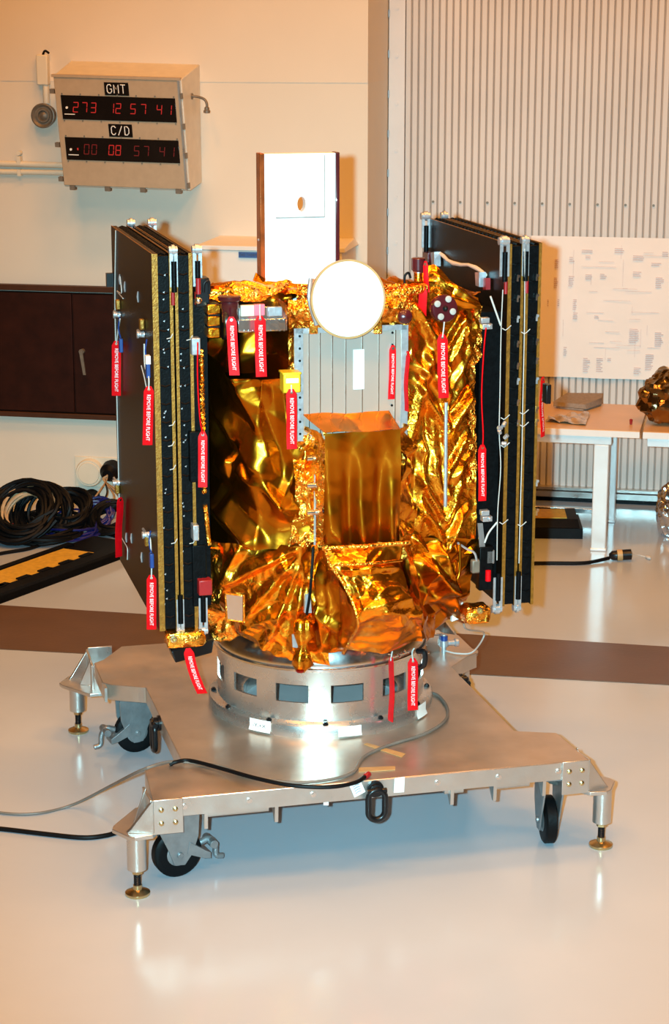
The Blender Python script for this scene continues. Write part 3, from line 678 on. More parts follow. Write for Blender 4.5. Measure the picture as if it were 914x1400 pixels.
caster(-.785, -.80, radians(12))
caster(.762, -.845, radians(82), False)
caster(-.735, .62, radians(188))
caster(.735, .62, radians(60), False)
# hoist ring on the front skirt, spare links on the sides
def hoist(c, n, e, nm='hoist_ring'):
    c = np.array(c, float); n = np.array(n, float); e = np.array(e, float)
    m = MB(); m.lathe(c, n, [(0, .034), (.012, .034), (.014, .026), (.03, .026), (.032, .018), (.04, .016)], 24)
    p = []
    w, h = .034, .05
    o = c+n*.03
    for i in range(40):
        a = 2*pi*i/40
        z = -.046+h*(sin(a)); xx = w*cos(a)
        z = -.052 + (.022 if sin(a) > 0 else -.034) + w*sin(a)
        p.append(o+e*xx+EZ*z)
    m.tube(p, .0125, 10, True)
    m.cyl(o-e*.04, o+e*.04, .011, n=12)
    return m.build(nm, 'black_gloss', D)
h = ly(512, 1078, -YF-.004); hoist((h[0], -YF-.004, ZD-.035), (0, -1, 0), (1, 0, 0))
hoist((-WW-.012, -.05, ZD-.028), (-1, 0, 0), (0, 1, 0)); hoist((WW-.012, .17, ZD-.028), (1, 0, 0), (0, 1, 0))
for (u, v) in ((225, 1050), (217, 970), (258, 1050), (440, 1035), (697, 1015)):
    pass

# tapes and paper tags on the dolly
def slab(name, pts, m_, lab, cat, th=.002, grp=None):
    mb = MB(); mb.solid([wor(p) for p in pts], EZ*th); return tag(mb.build(name, m_), lab, cat, grp)
slab('tape_strip', [lz(u, v, ZD+.001) for u, v in ((497, 1018), (501, 1016), (554, 1031), (549, 1036))], 'tape_tan', 'tan tape strip on the dolly deck crossing the thin cable', 'tape')
slab('tape_strip', [lz(u, v, ZD+.001) for u, v in ((490, 1050), (540, 1048), (540, 1053), (490, 1056))], 'tape_tan', 'tan tape strip on the dolly deck above the hoist ring', 'tape')
yfr = -YF-.014
mb = MB(); pts = [ly(u, v, yfr) for u, v in ((477, 1073), (492, 1066), (499, 1082), (484, 1090))]; pts = [p+V3(0, -.004*(i > 1), 0) for i, p in enumerate(pts)]
mb.solid([wor(p) for p in pts], EY*.0015); o = mb.build('paper_tag', 'paper'); tag(o, 'white paper tag with handwriting on cable end beside the hoist ring', 'paper tag')
mb = MB(); c_ = sum(pts)/4
for k in range(4):
    a = pts[0]*(.75-.17*k)+pts[3]*(.25+.17*k)+V3(0, -.003, 0); b = pts[1]*(.75-.17*k)+pts[2]*(.25+.17*k)+V3(0, -.003, 0)
    mb.tube([wor(a*.8+b*.2), wor(a*.5+b*.5+V3(0, 0, .003)), wor(a*.25+b*.75)], .001, 4)
mb.build('handwriting', 'blue', o, True) if False else None
h_ = MB(); h_.v, h_.f, h_.m = mb.v, mb.f, mb.m; h_.v = [tuple(np.array(v)-np.array(o.location)) for v in h_.v]; h_.build('handwriting', 'blue_cable', o)
mb = MB(); mb.solid([wor(ly(u, v, yfr)) for u, v in ((539, 1064), (553, 1062), (552, 1083), (538, 1084))], EY*.0015); tag(mb.build('paper_tag', 'paper'), 'blank white paper tag on dolly front right of the hoist ring', 'paper tag')
mb = MB(); mb.solid([wor(ly(u, v, -YF-.002)) for u, v in ((442, 1092), (449, 1092), (449, 1101), (442, 1101))], EY*.0015); tag(mb.build('tape_tab', 'paper'), 'tiny white tape tab hanging under dolly front edge', 'tape')

# ------------------------------------------------------------------ payload adapter ring on the deck
RG = thing('adapter_ring', 'cylindrical aluminium payload ring with rectangular windows on the dolly deck', 'ring', wor(V3(0, 0, ZD)), PSI)
# (its parts are written in dolly coordinates)
def rb(mb, name, m_, par, **k):
    mb.v = [(x, y, z-ZD) for x, y, z in mb.v] if par is RG else mb.v
    return mb.build(name, m_, par, **k)
m = MB(); m.lathe((0, 0, ZD), (0, 0, 1), [(0, .34), (.0, .492), (.045, .492), (.052, .487), (.054, .46), (.06, .452), (.06, .34), (0, .34)], 96); rb(m, 'base_flange', 'alu_ring', RG); m = MB(); m.lathe((0, 0, ZD), (0, 0, 1), [(0, .44), (.004, .44)], 64); rb(m, 'added_liner_plate', 'liner', RG)  # matt liner disc added so the inside shows light through the windows
m = MB(); ph0 = -PSI-pi/2            # windows sit 15 degrees either side of the viewer's direction
RO, RI = .452, .442; z0, z1, za, zb = ZD+.055, .685, .540, .618
NA = 180; angs = [2*pi*i/NA for i in range(NA)]
def inwin(i):
    d = ((i+.5)*2-30+15) % 30
    return d < 8.9 or d > 30-8.9 if False else abs(((i+.5)*2) % 30-15) < 9.2
lv = [z0, za, zb, z1]
idx = {}
def vid(i, j, r):
    k = (i % NA, j, r)
    if k not in idx:
        a = angs[i % NA]+ph0
        idx[k] = len(m.v); m.v.append((r*cos(a), r*sin(a), lv[j]))
    return idx[k]
for i in range(NA):
    for j in range(3):
        if j == 1 and inwin(i): continue
        for r in (RO, RI): m.f.append((vid(i, j, r), vid(i+1, j, r), vid(i+1, j+1, r), vid(i, j+1, r))); m.m.append(0)
    if inwin(i):
        for j in (1, 2): m.f.append((vid(i, j, RO), vid(i+1, j, RO), vid(i+1, j, RI), vid(i, j, RI))); m.m.append(0)
        if not inwin(i-1): m.f.append((vid(i, 1, RO), vid(i, 2, RO), vid(i, 2, RI), vid(i, 1, RI))); m.m.append(0)
        if not inwin(i+1): m.f.append((vid(i+1, 1, RO), vid(i+1, 2, RO), vid(i+1, 2, RI), vid(i+1, 1, RI))); m.m.append(0)
rb(m, 'ring_wall', 'alu_ring', RG, smooth=60)
m = MB(); m.lathe((0, 0, .68), (0, 0, 1), [(0, .44), (.0, .462), (.004, .468), (.012, .468), (.016, .46), (.016, .44), (0, .44)], 96); rb(m, 'top_lip', 'alu_bright', RG)
for k in range(12):
    a = ph0+radians(30*k+3); m = MB(); p = V3(cos(a), sin(a), 0); m.lathe(p*.47+EZ*(ZD+.053), (0, 0, 1), [(0, .012), (.008, .012), (.009, .007), (.013, .007), (.013, 0)], 6); rb(m, 'bolt', 'black_gloss', RG)
def ringlabel(px, w, h, zc, txt, lab, drop=0.):
    # paper taped on the flange's upright face
    a0 = None; best = 9
    for a in np.linspace(0, 2*pi, 1440):
        q = wor(V3(.496*cos(a), .496*sin(a), zc)); uv = proj(q)
        if cos(a+PSI+pi/2) > 0.05 and abs(uv[0]-px) < best: best = abs(uv[0]-px); a0 = a
    G = np.array([[wor(V3((.496+.008*(j == 0))*cos(a0+t), (.496+.008*(j == 0))*sin(a0+t), zc-h/2+h*j/3+drop*t/w)) for t in np.linspace(-w/2/.496, w/2/.496, 8)] for j in range(4)])
    o = tag(MB().grid(G).build('paper_label', 'paper'), lab, 'paper label')
    if txt:
        mb = MB(); n_ = wor(V3(cos(a0), sin(a0), 0))-O; e_ = wor(V3(-sin(a0), cos(a0), 0))-O
        put_text(mb, txt, h*.42, wor(V3(.502*cos(a0), .502*sin(a0), zc))-np.array(o.location), e_, EZ, w*.62); mb.build('handwriting', 'ink_dark', o)
ringlabel(355, .105, .05, ZD+.035, '-Y,+X', 'white paper label reading -Y,+X taped to ring base at front left')
ringlabel(478, .1, .042, ZD+.03, '', 'blank white paper label taped to ring base at front centre')
ringlabel(576, .09, .055, ZD+.035, '', 'white paper label on the right flank of the ring base')

# valve fitting on the rear right lobe
t = thing('valve_fitting', 'small clear bracket with blue knobbed valve on rear right of the dolly deck', 'valve', wor(lz(598, 893, ZD)), PSI)
c = wor(lz(590, 890, ZD))
m = MB(); a = wor(lz(582, 893, ZD)); m.solid([a+EZ*.0, a+EX*.07+EZ*.0, a+EX*.07+EZ*.085, a+EZ*.085], EY*.05); m.solid([a-EX*.01+EZ*.085, a+EX*.08+EZ*.085, a+EX*.08+EZ*.092, a-EX*.01+EZ*.092], EY*.06); m.build('bracket', 'alu_bright', t, True, bevel=.002)
m = MB(); b = a+EX*.085-EY*.01; m.lathe(b+EZ*.0, (0, 0, 1), [(0, .012), (.03, .012), (.032, .022), (.06, .022), (.062, .012), (.09, .012)], 14); m.lathe(b+EZ*.045, EX, [(0, .012), (.05, .014), (.055, .02), (.07, .02)], 12); m.build('valve_body', 'hinge', t, True)
m = MB(); m.lathe(b+EZ*.06, (0, 0, 1), [(0, .018), (.022, .018), (.024, .01)], 12); m.build('knob', 'blue', t, True)
m = MB(); m.tube(spline([b+EZ*.01, b+EX*.05-EY*.06+EZ*.01, b+EX*.12-EY*.08+EZ*.02, b+EX*.2+EZ*.08, wor(ly(637, 860, -.0)), wor(ly(633, 845, -.15))], 8), .004, 6); m.build('hose', 'white_wire', t, True)

# cables over the deck and floor
ze = ZD+.008
m = MB(); m.tube(spline([onz(-60, 1098, .009), onz(0, 1111, .009), onz(50, 1112, .009), onz(100, 1100, .02), onz(150, 1075, .17), onz(196, 1052, ze+.02), wor(lz(240, 1041, ze+.005)), wor(lz(300, 1048, ze)), wor(lz(340, 1062, ze)), wor(lz(400, 1070, ze)), wor(lz(450, 1066, ze)), wor(lz(482, 1056, ze)), wor(lz(497, 1035, ze)), wor(lz(530, 1019, ze)), wor(lz(580, 1003, ze)), wor(lz(608, 985, ze)), wor(lz(611, 968, ze)), wor(lz(600, 952, ze)), wor(lz(586, 946, ze))], 8), .0065, 8)
tag(m.build('cable', 'grey_cable'), 'thin grey cable from left floor over the dolly deck curling to the ring', 'cable')
m = MB(); m.tube(spline([wor(lz(232, 1046, ze-.005)), wor(lz(240, 1042, ze+.006)), wor(lz(260, 1040, ze+.008)), wor(lz(300, 1050, ze+.012)), wor(lz(350, 1064, ze+.014)), wor(lz(400, 1074, ze+.01)), wor(lz(450, 1076, ze+.004)), wor(lz(485, 1070, ze+.002)), wor(lz(500, 1061, ze+.002))], 8), .0085, 8)
o = tag(m.build('cable', 'black'), 'black cable lying along the front left of the dolly deck', 'cable')
p = wor(lz(504, 1058, ze+.004)); q = wor(lz(499, 1062, ze+.003)); m = MB(); m.lathe(q, p-q, [(0, .009), (.004, .012), (.03, .012), (.034, .007)], 12); m.v = [tuple(np.array(v)-np.array(o.location)) for v in m.v]; m.build('connector', 'red_dark', o)
m = MB(); m.tube(spline([onz(-60, 1128, .011), onz(0, 1133, .011), onz(60, 1140, .011), onz(110, 1145, .011), onz(140, 1143, .011), onz(165, 1136, .011), onz(215, 1115, .011), onz(300, 1095, .011), onz(380, 1075, .011)], 8), .0105, 8)
tag(m.build('cable', 'black'), 'thick black cable on the floor running under the front left dolly foot', 'cable')

# ------------------------------------------------------------------ the spacecraft
S = thing('spacecraft', 'gold foil wrapped spacecraft with white dish standing on the adapter ring', 'spacecraft', O, PSI)
def tri(x): return np.abs(x % 2-1)
def crumple(X, Y, seed, scale, slope, octv=4):
    g = np.random.default_rng(seed); h = np.zeros_like(X)
    f = scale
    for k in range(octv):
        wx = .35/f*np.sin(X*f*1.3+g.uniform(0, 6)+1.1*np.sin(Y*f*.9+g.uniform(0, 6)))
        wy = .35/f*np.sin(Y*f*1.2+g.uniform(0, 6)+1.1*np.sin(X*f*.8+g.uniform(0, 6)))
        hk = 0
        for q in range(2):
            a = g.uniform(0, pi); hk = hk+tri(((X+wx)*cos(a)+(Y+wy)*sin(a))*f+g.uniform(0, 2))
        mod = .55+.45*np.sin(X*f*.6+g.uniform(0, 6))*np.sin(Y*f*.55+g.uniform(0, 6))
        h += (hk-1)*mod*slope/f
        f *= 1.9
    return h
def interp(rows, nu, nv):
    R_ = np.array(rows, float); a, b = R_.shape[:2]
    v = np.linspace(0, a-1, nv); u = np.linspace(0, b-1, nu)
    i = np.minimum(v.astype(int), a-2); j = np.minimum(u.astype(int), b-2)
    fv = (v-i)[:, None, None]; fu = (u-j)[None, :, None]
    A = R_[i][:, j]; B = R_[i][:, j+1]; C = R_[i+1][:, j]; D_ = R_[i+1][:, j+1]
    return A*(1-fu)*(1-fv)+B*fu*(1-fv)+C*(1-fu)*fv+D_*fu*fv
def foil(name, rows, m_, folds=(), cr=(5, .2, 1), res=.007, octv=4, fade=.0, extra=None, parent=None, label=None, smooth=180):
    R_ = np.array(rows, float)
    lu = np.linalg.norm(np.diff(R_, axis=1), axis=2).sum(1).max(); lv_ = np.linalg.norm(np.diff(R_, axis=0), axis=2).sum(0).max()
    nu, nv = max(6, int(lu/res)), max(6, int(lv_/res))
    G = interp(rows, nu, nv)
    gu = np.gradient(G, axis=1); gv = np.gradient(G, axis=0)
    N = np.cross(gu, gv); N /= np.linalg.norm(N, axis=2, keepdims=True)+1e-12
    for _ in range(4):
        Np = np.pad(N, ((1, 1), (1, 1), (0, 0)), 'edge'); N = (Np[:-2, 1:-1]+Np[2:, 1:-1]+Np[1:-1, :-2]+Np[1:-1, 2:]+2*N); N /= np.linalg.norm(N, axis=2, keepdims=True)
    cl = loc(CAM); 
    if ((cl-G.mean((0, 1)))*N.mean((0, 1))).sum() < 0: N = -N
    U_ = np.concatenate([np.zeros((nv, 1)), np.cumsum(np.linalg.norm(np.diff(G, axis=1), axis=2), 1)], 1)
    V_ = np.concatenate([np.zeros((1, nu)), np.cumsum(np.linalg.norm(np.diff(G, axis=0), axis=2), 0)], 0)
    h = crumple(U_, V_, cr[2], cr[0], cr[1], octv)
    P2 = proj(wor(G))
    for f_ in folds:
        x0, y0, x1, y1, w1, hh = f_[:6]; w2 = f_[6] if len(f_) > 6 else w1
        dx, dy = x1-x0, y1-y0; L_ = sqrt(dx*dx+dy*dy)
        t = ((P2[..., 0]-x0)*dx+(P2[..., 1]-y0)*dy)/L_/L_
        dd = ((P2[..., 0]-x0)*-dy+(P2[..., 1]-y0)*dx)/L_
        w = np.where(dd > 0, w1, w2)*(.35+.65*np.clip(t, 0, 1)) if len(f_) > 7 else np.where(dd > 0, w1, w2)
        tap = np.clip(np.minimum(t+.08, 1.08-t)*4.5, 0, 1)
        h += hh*np.clip(1-np.abs(dd)/w, 0, 1)*tap
    if extra is not None: h += extra(U_/U_.max(), V_/V_.max(), P2)
    if fade:
        e = np.minimum(np.minimum(np.arange(nu), nu-1-np.arange(nu))[None, :]/(fade*nu), np.minimum(np.arange(nv), nv-1-np.arange(nv))[:, None]/(fade*nv))
        h *= .25+.75*np.clip(e, 0, 1)
    o = MB().grid(G+N*h[..., None]).build(name, m_, parent or S, smooth=smooth)
    if label: o['label'] = label
    return o
LA, LB = V3(-.545, -.36, 0), V3(-.205, -.5, 0)     # front left face
RA, RB = V3(.225, -.5, 0), V3(.57, -.40, 0)        # front right face
L_ = lambda u, v: lp(u, v, LA, LB)
R_f = lambda u, v: lp(u, v, RA, RB)
fy = lambda u, v, y=-.49: ly(u, v, y)
# inner hull
hull = [(-.46, -.10), (-.2, -.47), (.22, -.47), (.545, -.37), (.545, .5), (-.52, .5)]
m = MB(); n = len(hull)
lo = [(-.36, -.26, .80), (-.12, -.41, .80), (.14, -.41, .80), (.38, -.24, .80), (.36, .36, .80), (-.36, .36, .80)]
m.add([(x, y, z) for x, y, z in lo]+[(x, y, 1.25) for x, y in hull]+[(x, y, 2.16) for x, y in hull], [tuple(range(5, -1, -1)), tuple(range(12, 18))]+[(i, (i+1) % 6, 6+(i+1) % 6, 6+i) for i in range(6)]+[(6+i, 6+(i+1) % 6, 12+(i+1) % 6, 12+i) for i in range(6)])
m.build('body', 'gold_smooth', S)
m = MB(); m.lathe((0, 0, .693), (0, 0, 1), [(0, .38), (0, .455), (.02, .458), (.075, .43), (.12, .40), (.12, .3)], 72); o = m.build('launch_adapter', 'alu_bright', S); o['label'] = 'bright wrapped adapter collar under the foil'

# left face: long diagonal folds
lb = lambda v, e: [L_(284, v)+V3(0, .2, 0), L_(315, v)+V3(0, .05, 0), L_(350, v)+V3(0, -.03, 0), L_(e, v)]
foil('foil_blanket', [lb(748, 432), lb(600, 432), [L_(284, 478)+V3(0, .17, 0), L_(315, 512)+V3(0, .0, 0), L_(350, 514)+V3(0, -.10, 0), L_(408, 512)+V3(0, -.025, 0)]], 'gold_smooth',
     folds=[(292, 545, 390, 700, 10, .045, 26), (300, 618, 402, 702, 30, .05, 12), (288, 682, 352, 752, 14, .05, 22), (322, 500, 376, 640, 30, .035, 14), (330, 520, 400, 515, 10, .012), (385, 520, 400, 640, 14, .02), (300, 470, 330, 520, 12, .03), (420, 600, 380, 700, 12, .02), (284, 560, 330, 660, 14, -.03), (300, 700, 330, 600, 10, -.02)],
     cr=(3.5, .12, 3), octv=3)
# shaded recess under the instrument
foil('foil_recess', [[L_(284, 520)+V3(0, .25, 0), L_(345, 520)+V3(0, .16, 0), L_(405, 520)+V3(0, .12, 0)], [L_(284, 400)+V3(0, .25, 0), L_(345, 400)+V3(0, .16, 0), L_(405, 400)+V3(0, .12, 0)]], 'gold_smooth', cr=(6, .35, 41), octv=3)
# crumpled column on the left front corner
foil('foil_corner_strip', [[L_(398, 745)+V3(-.02, -.03, 0), fy(446, 745, -.53)], [L_(402, 690)+V3(0, -.035, 0), fy(446, 690, -.53)], [L_(398, 620)+V3(0, -.035, 0), fy(446, 615, -.53)], [L_(398, 575)+V3(0, -.02, 0), fy(446, 590, -.525)]], 'gold_crumple', cr=(14, .5, 5), octv=4, res=.005)
foil('foil_corner_strip', [[L_(385, 580)+V3(0, -.02, 0), fy(412, 580, -.51)], [L_(392, 510)+V3(0, -.03, 0), fy(410, 510, -.51)], [L_(392, 440)+V3(0, -.03, 0), fy(410, 440, -.51)]], 'gold_crumple', cr=(14, .45, 6), octv=3, res=.005)
# front
foil('foil_blanket', [[fy(405, 765), fy(480, 765), fy(562, 765)], [fy(405, 600), fy(480, 600), fy(562, 600)], [fy(405, 445), fy(480, 445), fy(562, 445)], [fy(405, 388), fy(480, 388), fy(562, 388)]], 'gold_crumple', cr=(10, .3, 8), octv=3, res=.008)
# right face: vertical seam with chevron folds
chev = []
gch = random.Random(21); y = 440
while y < 725:
    y += gch.uniform(14, 44)
    if gch.random() < .8: chev.append((606+gch.uniform(-2, 2), y+gch.uniform(16, 34), gch.uniform(562, 582), y-gch.uniform(10, 50), gch.uniform(6, 14), gch.uniform(.018, .035), gch.uniform(4, 9)))
    if gch.random() < .8: chev.append((606, y+gch.uniform(20, 40), gch.uniform(628, 648), y-gch.uniform(10, 46), gch.uniform(6, 12), gch.uniform(.018, .035), gch.uniform(4, 9)))
for k in ():
    chev += [(606, y+26, 568+(k % 3)*6, y-22, 9, .026, 5), (606, y+26, 644-(k % 2)*8, y-30, 8, .028, 6)]
foil('foil_blanket', [[R_f(556, 760), R_f(606, 760), R_f(650, 752)], [R_f(556, 650), R_f(606, 650), R_f(648, 650)], [R_f(555, 520), R_f(606, 520), R_f(646, 520)], [R_f(553, 440), R_f(606, 440), R_f(655, 430)], [R_f(556, 385), R_f(600, 385), R_f(656, 408)]], 'gold',
     folds=chev+[(607, 470, 607, 690, 5, .02), (578, 600, 572, 720, 9, .03, 6), (590, 470, 560, 600, 9, .025), (560, 600, 548, 690, 8, .02), (585, 560, 588, 640, 7, -.03), (640, 440, 600, 520, 10, .025, 6), (652, 500, 648, 740, 5, .012), (632, 430, 640, 480, 6, .02)],
     cr=(8, .14, 9), octv=4)
# right front edge strip with its tab
foil('foil_edge_strip', [[R_f(641, 660), R_f(652, 660)], [R_f(639, 500), R_f(648, 500)], [R_f(645, 490), R_f(658, 490)], [R_f(648, 420), R_f(658, 418)]], 'gold_crumple', cr=(22, .35, 14), octv=3, res=.005)
m = MB(); m.tube([R_f(606, 548)+V3(0, -.035, 0), R_f(605, 690)+V3(0, -.035, 0)], .008, 8); m.build('seam_rod', 'hinge', S)
# lower left skirt: fan of folds from the corner down to the ring
foil('foil_skirt', [[V3(-.40, -.235, .80), V3(-.23, -.41, .735), V3(-.075, -.475, .715)], [V3(-.52, -.31, .98), V3(-.33, -.455, .95), V3(-.115, -.535, .95)], [L_(286, 742)+V3(0, -.0, 0), L_(350, 742)+V3(0, -.02, 0), L_(431, 742)+V3(0, -.035, 0)]], 'gold',
     folds=[(420, 740, 305, 800, 16, .035, 8), (418, 748, 335, 845, 12, .03, 8), (416, 755, 365, 885, 12, .03, 7), (418, 760, 400, 890, 9, .02, 7), (300, 800, 330, 745, 12, .03), (312, 862, 410, 830, 12, .025), (332, 850, 390, 895, 8, .03), (300, 870, 345, 880, 10, .015)], cr=(7, .2, 12), octv=4)
# left edge of the skirt next to the array
foil('foil_skirt_edge', [[V3(-.53, -.2, .80), V3(-.40, -.27, .79)], [V3(-.57, -.3, .95), V3(-.5, -.36, .95)], [V3(-.57, -.33, 1.22), V3(-.51, -.385, 1.22)]], 'gold_crumple', cr=(9, .4, 13), octv=4)
# lower right skirt, mostly in the shade of the array
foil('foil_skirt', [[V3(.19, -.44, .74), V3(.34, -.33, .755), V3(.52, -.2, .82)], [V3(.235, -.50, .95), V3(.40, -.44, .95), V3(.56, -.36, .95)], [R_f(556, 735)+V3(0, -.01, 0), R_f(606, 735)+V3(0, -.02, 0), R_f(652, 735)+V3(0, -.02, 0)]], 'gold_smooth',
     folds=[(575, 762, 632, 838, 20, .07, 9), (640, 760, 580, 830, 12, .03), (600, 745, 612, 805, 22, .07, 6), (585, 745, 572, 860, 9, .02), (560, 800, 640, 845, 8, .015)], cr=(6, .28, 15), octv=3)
# the draped box on the front
yb = -.67
T0 = [fy(410, 562, -.515), fy(470, 560, -.515), fy(530, 558, -.515)]
T1 = [fy(443, 592, yb), fy(495, 590, yb), fy(547, 587, yb)]
foil('box_lid', [T1, T0], 'gold_smooth', cr=(4, .05, 20), octv=2, label='flat orange gold lid of the front box')
def drape(u, v, P2): return .026*np.sin(u*13+(u-.5)*5*(1-v)+1.5*np.sin(v*2.6+.5))*(.08+.92*(1-v))+.008*np.sin(u*31+2*v)*(1-v)
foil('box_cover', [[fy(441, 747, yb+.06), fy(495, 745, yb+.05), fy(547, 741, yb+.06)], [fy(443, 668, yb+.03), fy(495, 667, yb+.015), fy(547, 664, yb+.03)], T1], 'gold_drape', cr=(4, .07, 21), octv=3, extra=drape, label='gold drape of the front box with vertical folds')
foil('box_cover', [[fy(446, 745, yb+.06), fy(430, 745, -.5)], [fy(443, 592, yb), fy(412, 580, -.5)]], 'gold_crumple', cr=(12, .35, 22), octv=3)
foil('box_cover', [[fy(546, 741, yb+.06), fy(562, 741, -.5)], [fy(547, 588, yb), fy(558, 575, -.5)]], 'gold', cr=(9, .35, 23), octv=3)
m = MB(); m.tube(spline([fy(440, 750, yb-.01), fy(495, 747, yb-.02), fy(560, 742, yb-.005)], 6), .009, 8); m.build('box_hem', 'gold_crumple', S)
# lower front bulge
foil('front_bulge', [[fy(468, 892, -.585), fy(520, 890, -.61), fy(578, 878, -.57)], [fy(488, 850, -.78), fy(530, 838, -.83), fy(575, 842, -.70)], [fy(474, 805, -.74), fy(512, 795, -.75), fy(556, 800, -.68)], [fy(450, 772, -.71), fy(500, 770, -.73), fy(548, 766, -.67)], [fy(441, 747, yb), fy(495, 745, yb), fy(550, 741, yb)]], 'gold_orange',
     folds=[(485, 850, 530, 800, 16, .025), (530, 800, 575, 845, 12, .03), (460, 780, 545, 775, 8, .02), (475, 765, 500, 845, 12, .02), (500, 835, 560, 820, 10, .02)], cr=(9, .14, 25), octv=4)
foil('front_bulge', [[fy(405, 890, -.48), fy(440, 892, -.52), fy(470, 892, -.585)], [fy(420, 830, -.50), fy(455, 835, -.6), fy(490, 850, -.78)], [fy(428, 748, -.51), fy(440, 750, -.6), fy(451, 772, -.71)]], 'gold_smooth', folds=[(435, 770, 440, 880, 8, .025), (455, 790, 460, 880, 8, -.03), (430, 830, 470, 880, 8, .02)], cr=(8, .15, 26), octv=3)  # left side takes a darker foil colour in place of its shade
foil('front_bulge', [[fy(578, 878, -.57), fy(595, 872, -.42)], [fy(575, 842, -.66), fy(592, 838, -.46)], [fy(556, 800, -.66), fy(575, 800, -.48)], [fy(548, 742, -.67), fy(566, 745, -.5)]], 'gold_smooth', cr=(5, .2, 27), octv=3)
m = MB(); m.tube(spline([fy(444, 750, yb), fy(451, 772, -.718), fy(474, 806, -.75), fy(489, 850, -.79), fy(480, 872, -.69), fy(469, 893, -.595)], 6), .007, 8); m.build('seam_hem', 'gold_crumple', S)
m = MB(); m.tube(spline([fy(451, 773, -.72), fy(500, 771, -.745), fy(549, 766, -.685)], 6), .006, 8); m.build('seam_hem', 'gold_crumple', S)
# top blanket and rolls
foil('top_blanket', [[V3(-.56, -.37, 2.255), V3(-.2, -.5, 2.26), V3(.22, -.5, 2.25), V3(.575, -.41, 2.235)], [V3(-.56, .1, 2.21), V3(-.2, .1, 2.22), V3(.22, .1, 2.21), V3(.56, .1, 2.2)], [V3(-.55, .5, 2.18), V3(-.2, .5, 2.18), V3(.22, .5, 2.18), V3(.55, .5, 2.18)]], 'gold', cr=(8, .3, 30), octv=4, res=.012)
foil('top_flap', [[fy(285, 412, -.42), fy(340, 408, -.48), fy(392, 402, -.5)], [fy(288, 398, -.38), fy(340, 392, -.42), fy(392, 393, -.42)], [fy(300, 393, -.3), fy(345, 384, -.3), fy(400, 388, -.3)]], 'gold_crumple', cr=(13, .45, 31), octv=4, res=.005)
m = MB(); m.solid([fy(330, 395, -.35), fy(365, 384, -.33), fy(418, 389, -.33), fy(380, 397, -.36)], (0, .0, -.004)); m.build('top_flap', 'gold_orange', S)
m = MB(); m.solid([fy(346, 384, -.3), fy(350, 373, -.28), fy(362, 381, -.28), fy(360, 388, -.3)], (0, .01, 0)); m.build('top_flap', 'gold_smooth', S)
m = MB(); m.solid([fy(377, 407, -.53), fy(390, 415, -.56), fy(404, 436, -.57), fy(393, 434, -.53)], (.004, .01, 0)); m.build('side_flap', 'gold_smooth', S)
foil('top_roll', [[fy(395, 445, -.53), fy(434, 445, -.53)], [fy(393, 424, -.57), fy(434, 424, -.57)], [fy(395, 408, -.54), fy(434, 410, -.54)]], 'gold_crumple', cr=(12, .35, 32), octv=3, res=.005)
m = MB(); m.tube(spline([fy(518, 406, -.5), fy(545, 402, -.52), fy(570, 396, -.5), fy(580, 394, -.48)], 6), .02, 12); m.build('top_roll', 'gold_crumple', S)
foil('top_roll', [[fy(515, 445, -.53), fy(560, 440, -.53)], [fy(515, 420, -.57), fy(560, 422, -.56)], [fy(518, 404, -.53), fy(566, 404, -.52)]], 'gold_crumple', cr=(12, .4, 33), octv=3, res=.005)
# raised corner sheet at the right
foil('corner_sheet', [[fy(556, 420, -.45), fy(600, 418, -.47), fy(657, 424, -.45)], [fy(560, 392, -.40), fy(600, 382, -.42), fy(655, 417, -.44)], [fy(577, 364, -.36), fy(593, 361, -.37), fy(652, 412, -.43)]], 'gold_orange', folds=[(590, 374, 645, 412, 8, .02, 5), (570, 395, 650, 420, 6, .02, 5)], cr=(6, .1, 34), octv=3)

# silver radiator panel on the front with fine strips and edge frame
y = -.53
a, b, c, d = fy(404, 603, y), fy(554, 577, y), fy(554, 441, y), fy(404, 449, y)
x0, x1 = a[0], b[0]; zlo, zhi = a[2], d[2]
RP = foil('silver_panel', [[V3(x0, y, zlo), V3(x1, y, zlo)], [V3(x0, y, zhi), V3(x1, y, zhi)]], 'silver_panel', cr=(3, .02, 40), octv=2, res=.01, label='shiny silver radiator panel on the front')
for xs_ in (.035, .12, .22, .33, .45, .6, .75, .9, .965):
    x = x0+(x1-x0)*xs_; m = MB(); m.box((x-.002, y-.005, zlo), (x+.002, y-.002, zhi)); m.build('seam_tape', 'alu_bright', RP)
m = MB(); m.box((x0-.006, y-.008, zlo), (x0+.03, y-.003, zhi)); m.box((x1-.02, y-.008, zlo), (x1+.006, y+.02, zhi)); m.box((x0, y-.008, zhi-.02), (x1, y-.003, zhi)); m.build('frame', 'hinge', RP)
m = MB()
for xs_ in (x0+.016, x1-.06):
    for z in np.linspace(zlo+.03, zhi-.03, 9): m.cyl((xs_, y-.007, z), (xs_, y-.011, z), .005, n=8)
m.build('rivets', 'black', RP)
for px in (428, 516):
    m = MB(); q = fy(px, 446, y-.01); m.box(q+V3(-.017, -.01, -.03), q+V3(.017, .01, .05)); m.build('clamp', 'gold_crumple', S, bevel=.004)
m = MB(); q = fy(490, 505, y-.004); m.box(q+V3(-.022, -.002, -.08), q+V3(.022, 0, .08)); o = m.build('painted_reflection', 'white_paint', RP)  # white slab stands in for a bright reflection in the panel
# corner fasteners
m = MB(); m.tube([fy(431, 596, -.555), fy(430, 745, -.555)], .005, 8); m.build('corner_rail', 'hinge', S)
for v in (626, 663, 700):
    q = fy(431, v, -.57); m = MB(); m.tube([q+V3(-.035, 0, 0), q+V3(.03, 0, 0)], .012, 12); m.lathe(q+V3(-.0, 0, 0), (1, 0, 0), [(0, .016), (.012, .016)], 12); m.build('fastener', 'alu_bright', S)

